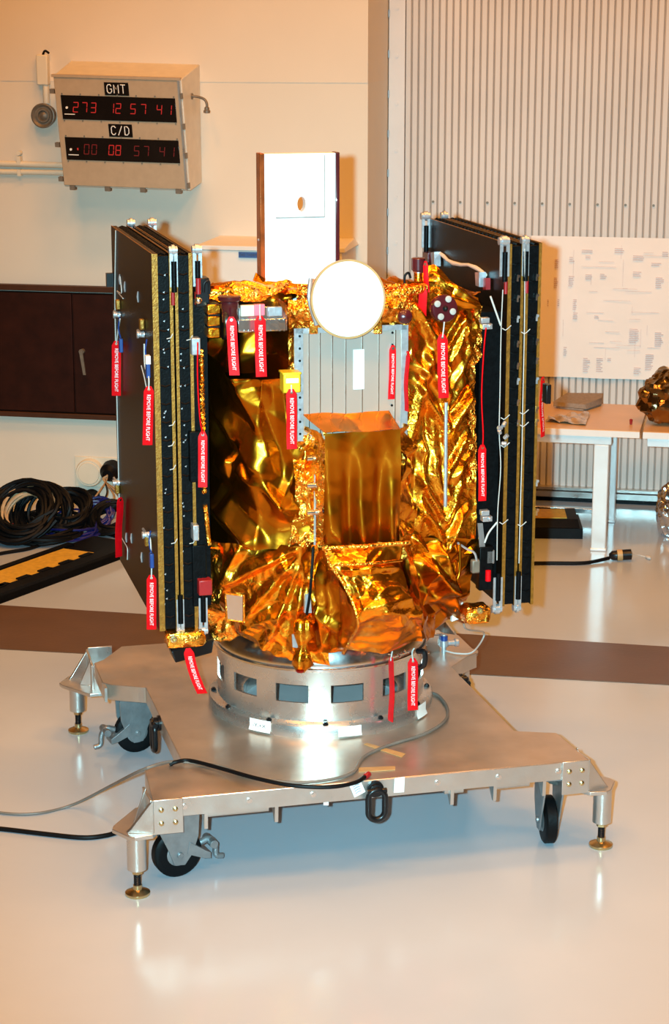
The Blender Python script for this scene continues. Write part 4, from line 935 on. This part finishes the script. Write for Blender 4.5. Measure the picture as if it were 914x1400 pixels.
# tall white panel with hole, kapton taped edges
y = -.1
a, b, c = fy(362, 402, y), fy(458, 402, y), fy(458, 209, y)
x0, x1, zlo, zhi = a[0], b[0], a[2]-.03, c[2]
hc = fy(412, 279, y); n = 48
def rim(q): # point on rectangle in direction of angle
    a = 2*pi*q/n; dx, dz = cos(a), sin(a); ts = []
    if dx > 1e-9: ts.append((x1-hc[0])/dx)
    if dx < -1e-9: ts.append((x0-hc[0])/dx)
    if dz > 1e-9: ts.append((zhi-hc[2])/dz)
    if dz < -1e-9: ts.append((zlo-hc[2])/dz)
    t = min(ts); return hc[0]+dx*t, hc[2]+dz*t
angs_ = [2*pi*q/n for q in range(n)]
cor = [atan2(zz-hc[2], xx-hc[0]) % (2*pi) for xx in (x0, x1) for zz in (zlo, zhi)]
for cc in cor: angs_[int(np.argmin([abs(a-cc) for a in angs_]))] = cc
angs_.sort(); m = MB(); vs = []
for a in angs_:
    q = a*n/(2*pi); X, Z = rim(q); e = V3(hc[0]+.018*cos(a), 0, hc[2]+.03*sin(a))
    vs += [(X, y, Z), (e[0], y, e[2]), (X, y+.05, Z), (e[0], y+.05, e[2])]
fs = []
for q in range(n):
    i, j = 4*q, 4*((q+1) % n)
    fs += [(i, j, j+1, i+1), (i+2, i+3, j+3, j+2), (i+1, j+1, j+3, i+3), (i, i+2, j+2, j)]
WP = m.add(vs, fs).build('radiator_panel', 'white_paint', S, smooth=30); WP['label'] = 'tall white panel with small oval hole'
m = MB(); m.box((x0-.02, y-.012, zlo), (x0, y+.06, zhi+.003)); m.build('edge_tape', 'kapton', WP, bevel=.003)
m = MB(); m.box((x1, y-.012, zlo), (x1+.016, y+.06, zhi+.003)); m.build('edge_tape', 'maroon', WP, bevel=.003)
q = fy(412, 268, y); m = MB(); 
for (u0, v0, u1, v1) in ((377, 250, 377.6, 297), (377, 297, 443, 297.6), (443, 212, 443.8, 297)):
    p0, p1 = fy(u0, v0, y-.002), fy(u1, v1, y-.002); m.box((p0[0], y-.002, p1[2]), (p1[0]+.001, y+.002, p0[2]))
m.build('outline_groove', 'alu', WP)
m = MB(); p0, p1 = fy(364, 404, -.28), fy(430, 404, -.28); m.box((p0[0], -.30, p0[2]-.005), (p1[0], y+.04, p0[2]+.012)); m.build('panel_foot', 'white_paint', S, bevel=.003)
m = MB(); q = fy(352, 328, -.08); m.lathe(q, (1, 0, .1), [(0, .004), (.015, .012), (.03, .012)], 10); m.build('bracket', 'hinge', S)

# round dish antenna
c = fy(476, 409, -.66); ax = V3(.09, -1, .10); ax /= np.linalg.norm(ax)
m = MB(); m.lathe(c-ax*.01, ax, [(0, 0.13), (0.004, .1465), (.012, .145), (.016, .08), (.017, 0)], 64); f = m.build('dish_antenna', 'white_dish', S); f['label'] = 'round white dish facing forward'
m = MB(); m.lathe(c-ax*.06, ax, [(0, .10), (.0, .14), (.05, .1535), (.060, .1535), (-.001+.061, .146), (.05, .146)], 64); m.build('rim', 'tape_tan', f)
m = MB(); m.lathe(c-ax*.16, ax, [(0, .05), (.05, .06), (.1, .11)], 24); m.build('dish_mount', 'gold_crumple', S)
m = MB(); m.tube(spline([c+V3(-.14, .04, .08), c+V3(-.15, .02, .0), c+V3(-.12, .03, -.1)], 6), .009, 8); m.build('dish_bracket', 'hinge', S)

# capped nozzle, round cover with grey pads, small dark knob
q = fy(571.5, 400, -.42); t_ = fy(571.5, 372, -.42); k_ = fy(571.5, 352, -.42)
m = MB(); m.lathe(q, t_-q, [(0, .024), (.03, .02), (np.linalg.norm(t_-q), .018)], 18); nz_ = m.build('nozzle', 'gold_orange', S)
m = MB(); m.lathe(t_, k_-t_, [(0, .021), (.008, .024), (.009, .028), (.055, .028), (.058, .024)], 22); m.build('nozzle_cap', 'maroon', nz_)
m = MB(); m.lathe(t_-EZ*.002, EZ, [(0, .022), (.012, .022)], 18); m.build('collar', 'alu_bright', nz_)
m = MB(); m.tube(spline([fy(553, 392, -.4), fy(553, 378, -.4), fy(558, 373, -.4), fy(561, 380, -.4)], 6), .005, 8); m.build('wire_loop', 'black', S)
c = fy(608.5, 422, -.55); ax = V3(.12, -1, .12); ax /= np.linalg.norm(ax)
m = MB(); m.lathe(c-ax*.08, ax, [(0, .035), (.04, .04), (.045, .055), (.07, .057), (.078, .053), (.08, .045), (.08, 0)], 36); cv = m.build('lens_cover', 'maroon', S); cv['label'] = 'dark maroon round cover with four grey pads'
for (u, v) in ((598, 415.5), (614, 409), (602, 433), (619.5, 426)):
    p = fy(u, v, -.555); p = c+(p-c)-ax*((p-c)@ax); m = MB(); m.lathe(p-ax*.002, ax, [(0, .0135), (.006, .013), (.007, .011), (.007, 0)], 16); m.build('pad', 'grey_pad', cv)
m = MB(); m.lathe(c, ax, [(0, .012), (.01, .006), (.012, 0)], 12); m.build('hub', 'black_gloss', cv)
c = fy(551, 434, -.57); m = MB(); m.lathe(c-V3(0, -.03, 0), V3(.1, -1, .1), [(0, .012), (.02, .016), (.025, .027), (.045, .029), (.055, .02), (.058, 0)], 24); m.build('dust_cap', 'maroon', S)
# silver instrument and lens tube at the upper left
def pbox(name, u0, v0, u1, v1, y, dpt, m_, par=S, bev=.003, tilt=0):
    p0, p1 = fy(u0, v1, y), fy(u1, v0, y); mb = MB(); mb.box((p0[0], y, p0[2]), (p1[0], y+dpt, p1[2])); return mb.build(name, m_, par, bevel=bev)
yi = -.50
ins = pbox('instrument', 326, 418, 393, 455, yi, .2, 'silver_foil'); ins['label'] = 'silver instrument block with riveted panels'
pbox('instrument_panel', 329, 417, 348, 433, yi-.012, .02, 'box_side', ins); pbox('instrument_panel', 366, 419, 386, 433, yi-.012, .02, 'hinge', ins)
pbox('instrument_panel', 325, 435, 391, 454, yi-.018, .03, 'silver_foil', ins); pbox('pink_film', 347.5, 416, 362, 432, yi-.016, .02, 'pink', ins)
m = MB()
for u in range(328, 392, 6):
    for v in (437, 452): q = fy(u, v, yi-.018); m.cyl(q, q-V3(0, .003, 0), .0025, n=6)
m.build('rivet_row', 'alu_bright', ins)
q = fy(314, 440, -.52); m = MB(); m.lathe(q, EZ, [(0, .03), (.05, .032), (.055, .036), (.08, .036), (.085, .044), (.095, .046), (.1, .046), (.102, .04), (.102, 0)], 28); o = m.build('lens_tube', 'maroon', S); o['label'] = 'dark maroon lens tube with flared cap'
m = MB(); q = fy(311, 505, -.49); e = fy(314, 440, -.49); m.tube([q, e], .028, 14); m.build('tube_sleeve', 'red_dark', S) if False else None
# gold wrapped hexagonal box with dark bands
for k in range(3):
    pbox('wrapped_box', 283+.5*k, 416+16*k, 302-.3*k, 430.5+16*k, -.50, .12, 'gold', bev=.006)
m = MB(); p0, p1 = fy(284.5, 462, -.495), fy(300, 415, -.495); m.box((p0[0], -.495, p0[2]), (p1[0], -.40, p1[2])); m.build('band', 'black', S)
m = MB(); q = fy(303.5, 440, -.49); m.lathe(q, (1, 0, 0), [(0, .07), (.01, .072), (.02, .06)], 24); m.build('end_ring', 'black_gloss', S)
# yellow box
yb_ = pbox('yellow_connector', 387.5, 510, 411, 538, -.60, .07, 'yellow', bev=.006); yb_['label'] = 'yellow plastic cover box'
pbox('label_patch', 391, 517, 408, 524, -.602, .004, 'paper', yb_, 0)
pbox('lip', 386.5, 509, 412, 513, -.605, .08, 'yellow', yb_, .003)
# small mirror window on the skirt
W4 = [L_(304, 806)+V3(.0, -.06, 0), L_(329, 809)+V3(0, -.06, 0), L_(330, 846)+V3(0, -.045, 0), L_(307, 843)+V3(0, -.045, 0)]
m = MB(); m.solid(W4, (.01, .03, 0)); o = m.build('access_window', 'silver_foil', S); o['label'] = 'small silver rectangular window'
m = MB(); m.tube(W4, .006, 6, True); m.build('window_frame', 'gold_crumple', o)
# wrapped nozzle hanging at the front seam
prof = [(0, .0), (.0, .02), (.03, .042), (.075, .035), (.10, .018), (.12, .02), (.15, .04), (.20, .042), (.215, .03)]
q = fy(411, 918, -.55); tp_ = fy(416, 846, -.54); axn = tp_-q
mb = MB(); mb.lathe(q, axn, [(t*np.linalg.norm(axn)/.215, r) for t, r in prof], 40)
g = np.random.default_rng(3); vv = np.array(mb.v); dd = crumple(vv[:, 0]*1., vv[:, 2], 61, 26, .5, 2); ctr = q+((vv-q)@axn)[:, None]/(axn@axn)*axn; r_ = vv-ctr; vv = vv+r_/(np.linalg.norm(r_, axis=1, keepdims=True)+1e-9)*dd[:, None]; mb.v = [tuple(p) for p in vv]
mb.build('wrapped_thruster', 'gold', S, smooth=180)
m = MB(); q = fy(410, 917, -.57); m.lathe(q, (0, 0, -1), [(0, .018), (.006, .014), (.008, 0)], 14); m.build('red_plug', 'red_dark', S)
m = MB(); m.solid([fy(399, 868, -.53), fy(406, 866, -.53), fy(407, 886, -.53), fy(400, 885, -.53)], (0, .01, 0)); m.solid([fy(417, 812, -.55), fy(424, 812, -.55), fy(426, 838, -.55), fy(416, 838, -.55)], (0, .02, 0)); m.build('strut', 'hinge', S)
m = MB(); m.tube(spline([fy(428, 748, -.545), fy(426, 780, -.57), fy(423, 815, -.57), fy(419, 840, -.55)], 6), .006, 8); m.build('seam_cord', 'black', S)
# feet: gold wrapped corner blocks
def gblock(name, p, sx, sy, sz, seed, m_='gold_crumple'):
    G = blob(V3(*p), sx, sy, sz, seed, .1, 40, 24); c = V3(*p)
    d = (G-c)/np.array([sx, sy, sz]); d = np.sign(d)*np.abs(d)**.45; mb = MB().grid(c+d*np.array([sx, sy, sz])*.86); return mb.build(name, m_, S, smooth=25)
p = fy(252, 871, -.43); gblock('corner_block', p, .095, .06, .04, 71)
m = MB(); m.lathe(fy(237, 873, -.49), (0, -1, 0), [(0, .014), (.012, .014), (.013, .008), (.002, .006)], 14); m.build('corner_bolt', 'brass', S)
p = fy(649, 838, -.43); gblock('corner_block', p, .065, .06, .045, 72)
m = MB(); m.lathe(fy(655, 834, -.49), (0, -1, 0), [(0, .014), (.012, .014), (.013, .008), (.002, .006)], 14); m.build('corner_bolt', 'brass', S)
m = MB(); a, b, c, d = fy(234, 890, -.40), fy(240, 907, -.40), fy(290, 893, -.30), fy(293, 873, -.30); m.solid([a, b, c, d], (.0, .12, 0)); m.build('corner_fitting', 'black_gloss', S, bevel=.006)
m = MB(); a, b, c, d = fy(617, 850, -.36), fy(620, 826, -.36), fy(633, 824, -.36), fy(630, 845, -.36); m.solid([a, b, c, d], (0, .02, 0)); m.build('white_tape', 'paper', S)
m = MB(); m.tube(spline([fy(628, 742, -.45), fy(628, 780, -.46), fy(623, 800, -.46), fy(622, 835, -.42)], 6), .007, 10); m.build('seam_rod', 'gold_smooth', S)

# ------------------------------------------------------------------ solar arrays
ZB, ZT = .905, 2.432; Y0, Y1 = -.437, .70
def array(sg, lab, bands, face_x):
    A = bpy.data.objects.new('solar_array', None); COL.objects.link(A); A.parent = S; A['label'] = lab
    X = lambda x: sg*x
    def bx(name, x0, x1, y0, y1, z0, z1, m_, bev=0):
        lo, hi = sorted((X(x0), X(x1))); mb = MB(); mb.box((lo, y0, z0), (hi, y1, z1)); return mb.build(name, m_, A, bevel=bev)
    for (x0, x1, kind) in bands:
        if kind == 'P':
            bx('panel', x0, x1, Y0+.004, Y1, ZB, ZT, 'array_back')
            bx('panel_edge', x0, x1, Y0, Y0+.004, ZB, ZT, 'array_gold')
            e = x1-.003 if x1 > .7 else x0
            bx('panel_edge', e, e+.003, Y0, Y1, ZT, ZT+.002, 'array_gold')
        elif kind == 'D':
            mb = MB(); lo, hi = sorted((X(x0), X(x1))); mb.box((lo, Y0+.01, ZB+.005), (hi, Y1-.01, ZT-.01))
            for k in range(20):
                z = ZB+.06+k*.073
                mb.tube([V3(X(x0+.004), Y0+.008, z), V3(X((x0+x1)/2), Y0+.004, z-.005), V3(X(x1-.004), Y0+.008, z)], .004, 5)
            for k in range(22):
                yy = Y0+.05+k*.05
                mb.tube([V3(X(x0+.003), yy, ZT-.008), V3(X((x0+x1)/2), yy+.01, ZT-.002), V3(X(x1-.003), yy, ZT-.008)], .006, 5)
            mb.build('lens_module', 'array_dark', A)
        elif kind == 'H':
            for zc, s_ in ((ZT, -1), (ZB, 1)):
                for yy, yd in ((Y0, 1), (Y1-.03, -1)):
                    if yd < 0 and s_ > 0: continue
                    xm = (x0+x1)/2; mb = MB()
                    mb.lathe(V3(X(x0-.012), yy+.01, zc-s_*.0+(.012 if s_ < 0 else -.012)), (sg, 0, 0), [(0, .016), (.01, .016), (.011, .022), ((x1-x0)+.013, .022), ((x1-x0)+.014, .016), ((x1-x0)+.024, .016)], 16)
                    lo, hi = sorted((X(x0-.010), X(x1+.010)))
                    mb.box((lo, yy-.010, zc+s_*.06 if s_ > 0 else zc-.06), (hi, yy-.003, zc+.015) if s_ < 0 else (hi, yy-.003, zc+.06)) if False else None
                    for xx in (x0-.004, x1+.004):
                        l2, h2 = sorted((X(xx-.007), X(xx+.007))); z_a, z_b = sorted((zc, zc+s_*.13)); mb.box((l2, yy-.006, z_a), (h2, yy-.001, z_b))
                    mb.build('hinge', 'hinge', A)
                    mb = MB(); mb.cyl(V3(X(xm), yy-.008, zc+s_*.03), V3(X(xm), yy-.008, zc+s_*.15), .011, n=12); mb.build('hinge_damper', 'array_dark', A)
                    if s_ < 0 and yd > 0:
                        mb = MB(); mb.cyl(V3(X(xm+.006), yy-.008, zc-.15), V3(X(xm+.006), yy-.008, zc-.20), .008, n=10); mb.build('red_sleeve', 'red_dark', A)
    return A, bx, X
Lb = [(.753, .776, 'P'), (.709, .753, 'D'), (.695, .708, 'P'), (.686, .695, 'H'), (.675, .687, 'P'), (.631, .675, 'D'), (.618, .631, 'P'), (.590, .604, 'H')]
AL, bxl, XL = array(-1, 'left folded solar array seen from its brown black outer face', Lb, .776)
bxl('mount_frame', .56, .617, Y0+.01, Y1-.1, 1.0, 2.25, 'array_dark')
Rb = [(.811, .823, 'P'), (.768, .811, 'D'), (.756, .768, 'P'), (.748, .756, 'H'), (.736, .748, 'P'), (.695, .736, 'D'), (.680, .695, 'P'), (.653, .672, 'H')]
AR, bxr, XR = array(1, 'right folded solar array showing dark inner face and white wires', Rb, .823)
bxr('mount_frame', .585, .675, Y0+.06, Y1-.2, 1.0, 2.15, 'array_dark')
# white wires down the right array
def wire(par, pts, r=.0021, m_='white_wire', nm='wire'): return MB().tube(spline(pts, 8), r, 6).build(nm, m_, par)
yw = Y0-.015
wire(AR, [ly(u, v, yw) for u, v in ((687, 396), (685, 440), (684, 480), (683, 540), (682, 590), (684, 640), (680, 700), (679, 760), (679, 765))])
wire(AR, [ly(u, v, yw) for u, v in ((717, 340), (717, 370), (717, 400), (716, 470), (714, 560), (713, 620), (711, 690), (709, 770))])
wire(AR, [ly(u, v, yw) for u, v in ((670, 405), (677, 425), (684, 445))], .004)
wire(AR, [ly(u, v, yw) for u, v in ((662, 742), (668, 728), (679, 714))], .004)
wire(AR, [ly(u, v, yw) for u, v in ((625, 742), (637, 750), (648, 756), (652, 770))], .005, 'hinge')
for (u, v) in ((690, 450), (716, 455), (688, 572), (714, 565), (714, 582), (688, 610), (686, 715), (711, 718)):
    p = ly(u, v, yw-.006); m = MB(); m.tube([p+V3(-.012, 0, .004), p+V3(.0, -.004, -.004), p+V3(.012, 0, .002), p+V3(.022, -.01, .016)], .002, 6); m.build('wire_tie', 'white_wire', AR)
for px, ys in ((707, (380, 408, 436, 470, 500, 521, 550, 578)), (733, (379, 406, 434, 467, 493, 520, 560, 577, 660, 700))):
    for k, v in enumerate(ys):
        p = ly(px, v, Y0-.001); m = MB(); m.solid([p+V3(-.004, 0, -.014), p+V3(.003, 0, -.014), p+V3(.003, 0, .0), p+V3(.009, 0, .004), p+V3(.009, 0, .012), p+V3(-.001, 0, .014), p+V3(-.004, 0, 0)], (0, -.006, 0)); m.build('clip', 'alu_bright' if k % 3 != 2 else 'hinge', AR)
# torn white tape edge and fittings on the inner face of the right array
fx = .672
rx = lambda u, v: lx(u, v, fx)
m = MB(); m.tube([rx(u, v) for u, v in ((601, 346), (606, 350), (612, 356), (620, 360), (630, 362), (640, 362), (650, 366), (658, 371), (663, 376))], [.007, .009, .007, .01, .008, .007, .01, .008, .009], 8); m.build('bonding_bead', 'cream_plastic', AR)
m = MB(); m.solid([rx(597, 345), rx(602, 344), rx(602, 364), rx(598, 362)], (-.03, 0, 0)); m.solid([rx(658, 372), rx(664, 372), rx(664, 392), rx(659, 390)], (-.03, 0, 0)); m.build('fitting', 'hinge', AR)
m = MB(); m.solid([rx(589, 344), rx(596, 346), rx(596, 359), rx(589, 357)], (-.04, 0, 0)); m.build('fitting', 'maroon', AR)
m = MB(); m.solid([rx(666, 380), rx(670, 380), rx(670, 396), rx(666, 396)], (-.02, 0, 0)); m.build('red_sleeve', 'red_dark', AR)
for v in (440, 703):
    p = ly(664, v, Y0-.0); m = MB(); m.box(p+V3(-.02, -.02, -.028), p+V3(.022, .02, -.006)); m.box(p+V3(-.024, -.012, -.004), p+V3(.012, .02, .018)); m.lathe(p+V3(.01, -.02, -.016), (0, -1, 0), [(0, .01), (.008, .008)], 10); m.build('latch', 'hinge', AR, bevel=.002)
p = ly(662, 790, Y0); m = MB(); m.box(p+V3(-.03, -.02, -.05), p+V3(.03, .03, .14)); m.build('release_block', 'array_dark', AR, bevel=.004)
p = ly(667, 780, Y0-.03); m = MB(); m.cyl(p, p-EZ*.045, .012, n=12); m.build('red_sleeve', 'red', AR)
p = ly(651, 775, Y0-.02); m = MB(); m.box(p+V3(-.02, 0, -.03), p+V3(.02, .03, .03)); m.build('connector', 'bell', AR, bevel=.008)
p = ly(670, 762, Y0-.02); m = MB(); m.box(p+V3(-.018, 0, -.03), p+V3(.02, .03, .03)); m.build('connector', 'steel_grey', AR, bevel=.005)
m = MB(); m.solid([ly(652, 715, Y0-.01), ly(659, 715, Y0-.01), ly(664, 765, Y0-.01), ly(656, 765, Y0-.01)], (0, -.006, 0)); m.build('strap', 'steel_grey', AR)
p = ly(686, 590, Y0-.02); m = MB()
for k in range(5): m.lathe(p+V3(.012*sin(k*2.), 0, -.05+.022*k), (cos(k), -.6, sin(k)), [(0, .009), (.02, .009), (.021, .005)], 8)
m.build('connector', 'hinge', AR)
p = lx(744, 540, .824); m = MB(); m.box(p+V3(0, -.02, -.035), p+V3(.022, .03, .045)); m.build('latch', 'black_gloss', AR, bevel=.003)
# ties, wires and fittings on the left array
for (u, v) in ((232, 461), (259, 463), (234, 608), (236, 640), (238, 741), (263, 741), (235, 580)):
    p = ly(u, v, Y0-.006); m = MB(); m.tube([p+V3(-.012, 0, -.006), p+V3(.002, -.006, -.002), p+V3(.012, 0, .012)], .002, 6); m.build('wire_tie', 'white_wire', AL)
gx = random.Random(8)
for k in range(46):
    u = 226 if k % 2 else 250; p = ly(u+gx.uniform(-4, 4), gx.uniform(370, 830), Y0+.004); m = MB(); m.solid([p+V3(-.003, 0, 0), p+V3(.003, 0, -.004), p+V3(.005, 0, .004)], (0, -.003, 0)); m.build('clip', 'hinge', AL)
lf = lambda u, v, o=0.: lx(u, v, -.777-o)
for pts in (((158, 315), (157, 400), (158, 470), (160, 560), (162, 650), (163, 690)), ((164, 378), (166, 400), (160, 398), (168, 408)), ((166, 735), (170, 742), (174, 750), (174, 765)), ((193, 500), (197, 515), (200, 530))):
    wire(AL, [lf(u, v, .003) for u, v in pts], .0024)
for (u, v) in ((164, 430), (197, 457), (163, 660), (204, 731)):
    p = lf(u, v); m = MB(); m.lathe(p+V3(.0, 0, 0), (-1, 0, 0), [(0, .014), (.02, .012), (.022, .016), (.03, .016)], 12); m.tube([p+V3(-.01, -.03, 0), p+V3(-.012, .09, .003)], .006, 6); m.build('standoff', 'hinge', AL)
    m = MB(); q = lf(u, v-14 if v < 500 else v+8); m.box(q+V3(-.02, -.015, -.022), q+V3(0, .015, .022)); m.build('bracket', 'array_gold', AL, bevel=.005)
for (u, v, a) in ((171, 392, 0), (189, 406, 0), (164, 382, 0), (173, 735, 0), (194, 762, 0), (180, 736, 0)):
    p = lf(u, v); m = MB(); m.tube([p+V3(-.001, 0, -.022), p+V3(-.001, .006, .0), p+V3(-.001, 0, .022)], [.003, .006, .003], 6); m.build('scuff', 'hinge', AL)
m = MB(); p = lf(155, 383); m.box(p+V3(-.03, 0, -.03), p+V3(.0, .03, .03)); m.build('latch', 'black_gloss', AL)
# inner side fittings between left array and body
for (u0, v0, u1, v1, y, m_) in ((268, 380, 286, 420, -.46, 'black_gloss'), (262, 462, 274, 486, -.47, 'hinge'), (260, 590, 275, 660, -.46, 'array_dark'), (264, 718, 272, 740, -.48, 'hinge'), (272, 793, 290, 815, -.48, 'red_dark'), (264, 745, 282, 830, -.44, 'array_dark')):
    pbox('hinge_fitting', u0, v0, u1, v1, y, .08, m_, AL, .004)
m = MB(); m.tube(spline([ly(278, 400, -.46), ly(279, 388, -.46), ly(284, 384, -.46), ly(286, 390, -.46), ly(286, 402, -.46)], 6), .006, 8); m.build('lug', 'black_gloss', AL)
p = ly(271, 402, -.49); m = MB(); m.cyl(p, p+EZ*.06, .01, n=10); m.build('red_sleeve', 'red_dark', AL)
p = ly(271, 411, -.49); m = MB(); m.sphere(p, .015); m.build('ball_lock', 'alu_bright', AL)
m = MB()
for k in range(30): m.lathe(ly(275+.14*k, 480+6.6*k, -.44), (0, -1, 0), [(0, .012), (.006, .01), (.012, .004), (.013, 0)], 7)
m.build('beaded_edge', 'gold_crumple', S)
m = MB(); p0, p1 = fy(280, 690, -.43), fy(286, 745, -.43); m.tube([p0, p1], .01, 8); m.build('corner_rail', 'gold_crumple', S)

# ------------------------------------------------------------------ red streamer tags
LET = text_mesh('REMOVE BEFORE FLIGHT', .03)
def streamer(u, v0, v1, y, lab, yaw=0., bend=0., curl=.0, w=.040, cord=None, side=None, lean=0., letters=True, seed=0):
    """a woven red tag hanging from (u, v0); y is its depth in the spacecraft frame (or side=(x) plane)"""
    g = random.Random(seed+int(u))
    top = lx(u, v0, side) if side is not None else ly(u, v0, y)
    bot = lx(u+lean, v1, side) if side is not None else ly(u+lean, v1, y)
    Lg = np.linalg.norm(bot-top); dz = (bot-top)/Lg
    ca, sa = cos(yaw), sin(yaw)
    ux = V3(ca, -sa, 0) if side is None else V3(sin(.25)*ca-cos(.25)*sa, -cos(.25)*ca-sin(.25)*sa, 0)
    if side is not None and yaw == 0: ux = V3(cos(PSI), -sin(PSI), 0)
    nn = np.cross(ux, -dz); nn /= np.linalg.norm(nn)
    if nn @ (loc(CAM)-top) < 0: nn = -nn
    ph = g.uniform(0, 6)
    def pt(a, s_, o=0.):           # a across, s_ down the tag 0..Lg
        k = s_/Lg
        return top+ux*(a+bend*k*k)+dz*s_+nn*(o+curl*sin(2.5*k+ph)*k+.003*sin(7*k+ph))
    n = 24; m = MB()
    rows = []
    for i in range(n+1):
        s_ = Lg*i/n; hw = w/2*(min(1, .45+s_/.02*.55))
        rows.append([pt(-hw, s_, 0), pt(-hw*.3, s_, .001), pt(hw*.3, s_, .001), pt(hw, s_, 0)])
    Gf = np.array([[wor(p) for p in r] for r in rows]); m.grid(Gf)
    Gb = np.array([[wor(p-nn*.002) for p in r] for r in rows]); m.grid(Gb[:, ::-1])
    # close the edges
    k = (n+1)*4
    for i in range(n):
        m.f.append((i*4, (i+1)*4, k+(i+1)*4+3, k+i*4+3)); m.m.append(0); m.f.append((i*4+3, (i+1)*4+3, k+(i+1)*4, k+i*4)); m.m.append(0)
    o = tag(m.build('warning_tag', 'red'), lab, 'tag', 'red warning tags'); og = np.array(o.location)
    def sub(mb, nm, mt):
        mb.v = [tuple(np.array(q)-og) for q in mb.v]; return mb.build(nm, mt, o)
    if letters:
        vs, fs = LET; xs_ = [q[0] for q in vs]; x0_, x1_ = min(xs_), max(xs_); mb = MB()
        k = (Lg-.055)/(x1_-x0_); hs = (w*.38)/.0216
        mb.add([wor(pt(-q[1]*hs*-1+0 if False else q[1]*hs, .035+(q[0]-x0_)*k, .0028)) for q in vs], fs); sub(mb, 'lettering', 'white_ink')
    mb = MB(); c = top+dz*.012; mb.lathe(wor(c+nn*.002), EX*nn[0]+EY*nn[1]+EZ*nn[2], [(0, .006), (.002, .006), (.002, .003)], 12); sub(mb, 'eyelet', 'alu_bright')
    if cord is not None:
        pts = [wor(c+nn*.004)]+[wor(lx(a, b, side) if side is not None else ly(a, b, y)) for a, b in cord]
        sub(MB().tube(spline(pts, 6), .003 if len(cord[0]) == 2 else .003, 6), 'cord', 'red' if w > 0 and seed == 7 else 'white_wire')
    return o, top
so = -.80
streamer(159, 466, 541, 0, 'red warning tag at the far left edge of the left array, upper one', side=so, cord=[(161, 455), (164, 436)])
streamer(203.5, 528, 608, 0, 'red warning tag on the outer face of the left array below a white connector', side=so, cord=[(203, 515), (198, 500), (197, 470)], lean=-2, yaw=0)
streamer(207, 786, 861, 0, 'red warning tag hanging low on the left array below a blue connector', side=so, cord=[(207, 775), (206, 745), (205, 735)])
streamer(164, 680, 761, 0, 'edge-on red tag low at the far left edge of the left array', side=so, yaw=1.2, letters=False, lean=-2)
for (u, v, lab) in ((165, 472, 'blue plastic connector beside the upper left edge tag'), (202, 506, 'blue and white connector above the tag on the array face'), (207, 766, 'blue plastic connector above the low left tag')):
    p = lx(u, v, -.80); mb = MB(); mb.box(p+V3(-.008, -.016, -.03), p+V3(.008, .016, .03)); mb.v = [tuple(wor(q)) for q in mb.v]
    o = tag(mb.build('connector', 'blue', bevel=.003), lab, 'connector', 'blue connectors'); og = np.array(o.location)
    mb = MB(); mb.tube(spline([wor(p+V3(0, 0, .03)), wor(p+V3(-.005, .02, .07)), wor(p+V3(.0, .01, .12))], 6), .003, 6); mb.v = [tuple(np.array(q)-og) for q in mb.v]; mb.build('lead', 'blue', o)
    if u == 202: mb = MB(); q = p+V3(0, 0, .042); mb.box(q+V3(-.009, -.018, -.016), q+V3(.009, .018, .016)); mb.v = [tuple(wor(a)-og) for a in mb.v]; mb.build('collar', 'paper', o)
streamer(277, 590, 666, -.53, 'red warning tag between left array and foil body at mid height', w=.036, yaw=.2, seed=7, cord=[(273, 570), (270, 520), (270, 468)])
streamer(316, 433, 513, -.60, 'red warning tag hanging from the dark maroon lens tube', w=.04, lean=3, bend=.004, yaw=.2)
streamer(355, 432, 515, -.56, 'red warning tag hanging from the silver instrument at upper left', w=.044, lean=2, cord=[(355, 425), (355, 416)])
streamer(398, 532, 614, -.63, 'red warning tag hanging from the yellow box', w=.042, lean=1, cord=[(398, 526)])
streamer(604, 457, 544, -.60, 'red warning tag hanging from the round cover with grey pads', w=.043, lean=2, cord=[(606, 450), (607, 440)])
streamer(581, 357, 402, -.46, 'twisted red ribbon beside the capped nozzle, upper length', w=.022, yaw=.6, letters=False, lean=2)
streamer(579, 393, 440, -.50, 'bunched red ribbon tail below the capped nozzle', w=.034, yaw=.5, letters=False, lean=-4, curl=.03)
streamer(556, 480, 562, -.55, 'edge-on red ribbon along the right side of the silver panel', w=.03, yaw=1.3, letters=False, lean=-2)
streamer(537, 472, 546, -.545, 'reflection of a red tag modelled as a strip over the silver panel', w=.028, lean=-2)  # a tag's mirror image in the panel, built as a solid strip
streamer(659, 608, 685, -.48, 'red warning tag between foil body and right array', w=.034, seed=7, cord=[(660, 590), (658, 540), (661, 480), (664, 448)])
streamer(741, 515, 597, -.2, 'red warning tag on the outer edge of the right array by the table', side=.845, w=.04, yaw=1.0)
streamer(257, 886, 951, -.50, 'curved red warning tag hanging from the left corner block above the deck', w=.042, lean=9, bend=.035, curl=.02)
streamer(535, 898, 986, -.50, 'narrow edge-on red tag in front of the ring window', w=.036, yaw=1.25, lean=-1, letters=False, cord=[(536, 890)])
streamer(564, 900, 971, -.48, 'red warning tag facing forward on the right of the ring', w=.044, cord=[(563, 892), (566, 886)])
# chain and clip holding the two ring tags
mb = MB(); pts = spline([wor(ly(u, v, -.47)) for u, v in ((530, 892), (542, 896), (552, 890), (562, 890), (574, 893), (585, 890))], 10)
for i, p in enumerate(pts[::3]): mb.lathe(p-EZ*.006, (0, 0, 1) if i % 2 else (1, .2, .2), [(0, .004), (.006, .008), (.012, .004)], 8)
tag(mb.build('chain', 'alu_bright', keep=False), 'small bead chain at the ring rim holding the red tags', 'chain')
mb = MB(); p = wor(ly(570, 890, -.5)); mb.tube(spline([p, p+V3(.03, -.02, -.0), p+V3(.03, -.02, -.05), p+V3(.01, -.01, -.07)], 6), .012, 8); tag(mb.build('clip', 'black_gloss'), 'small black clip at the top of the right ring tag', 'clip')
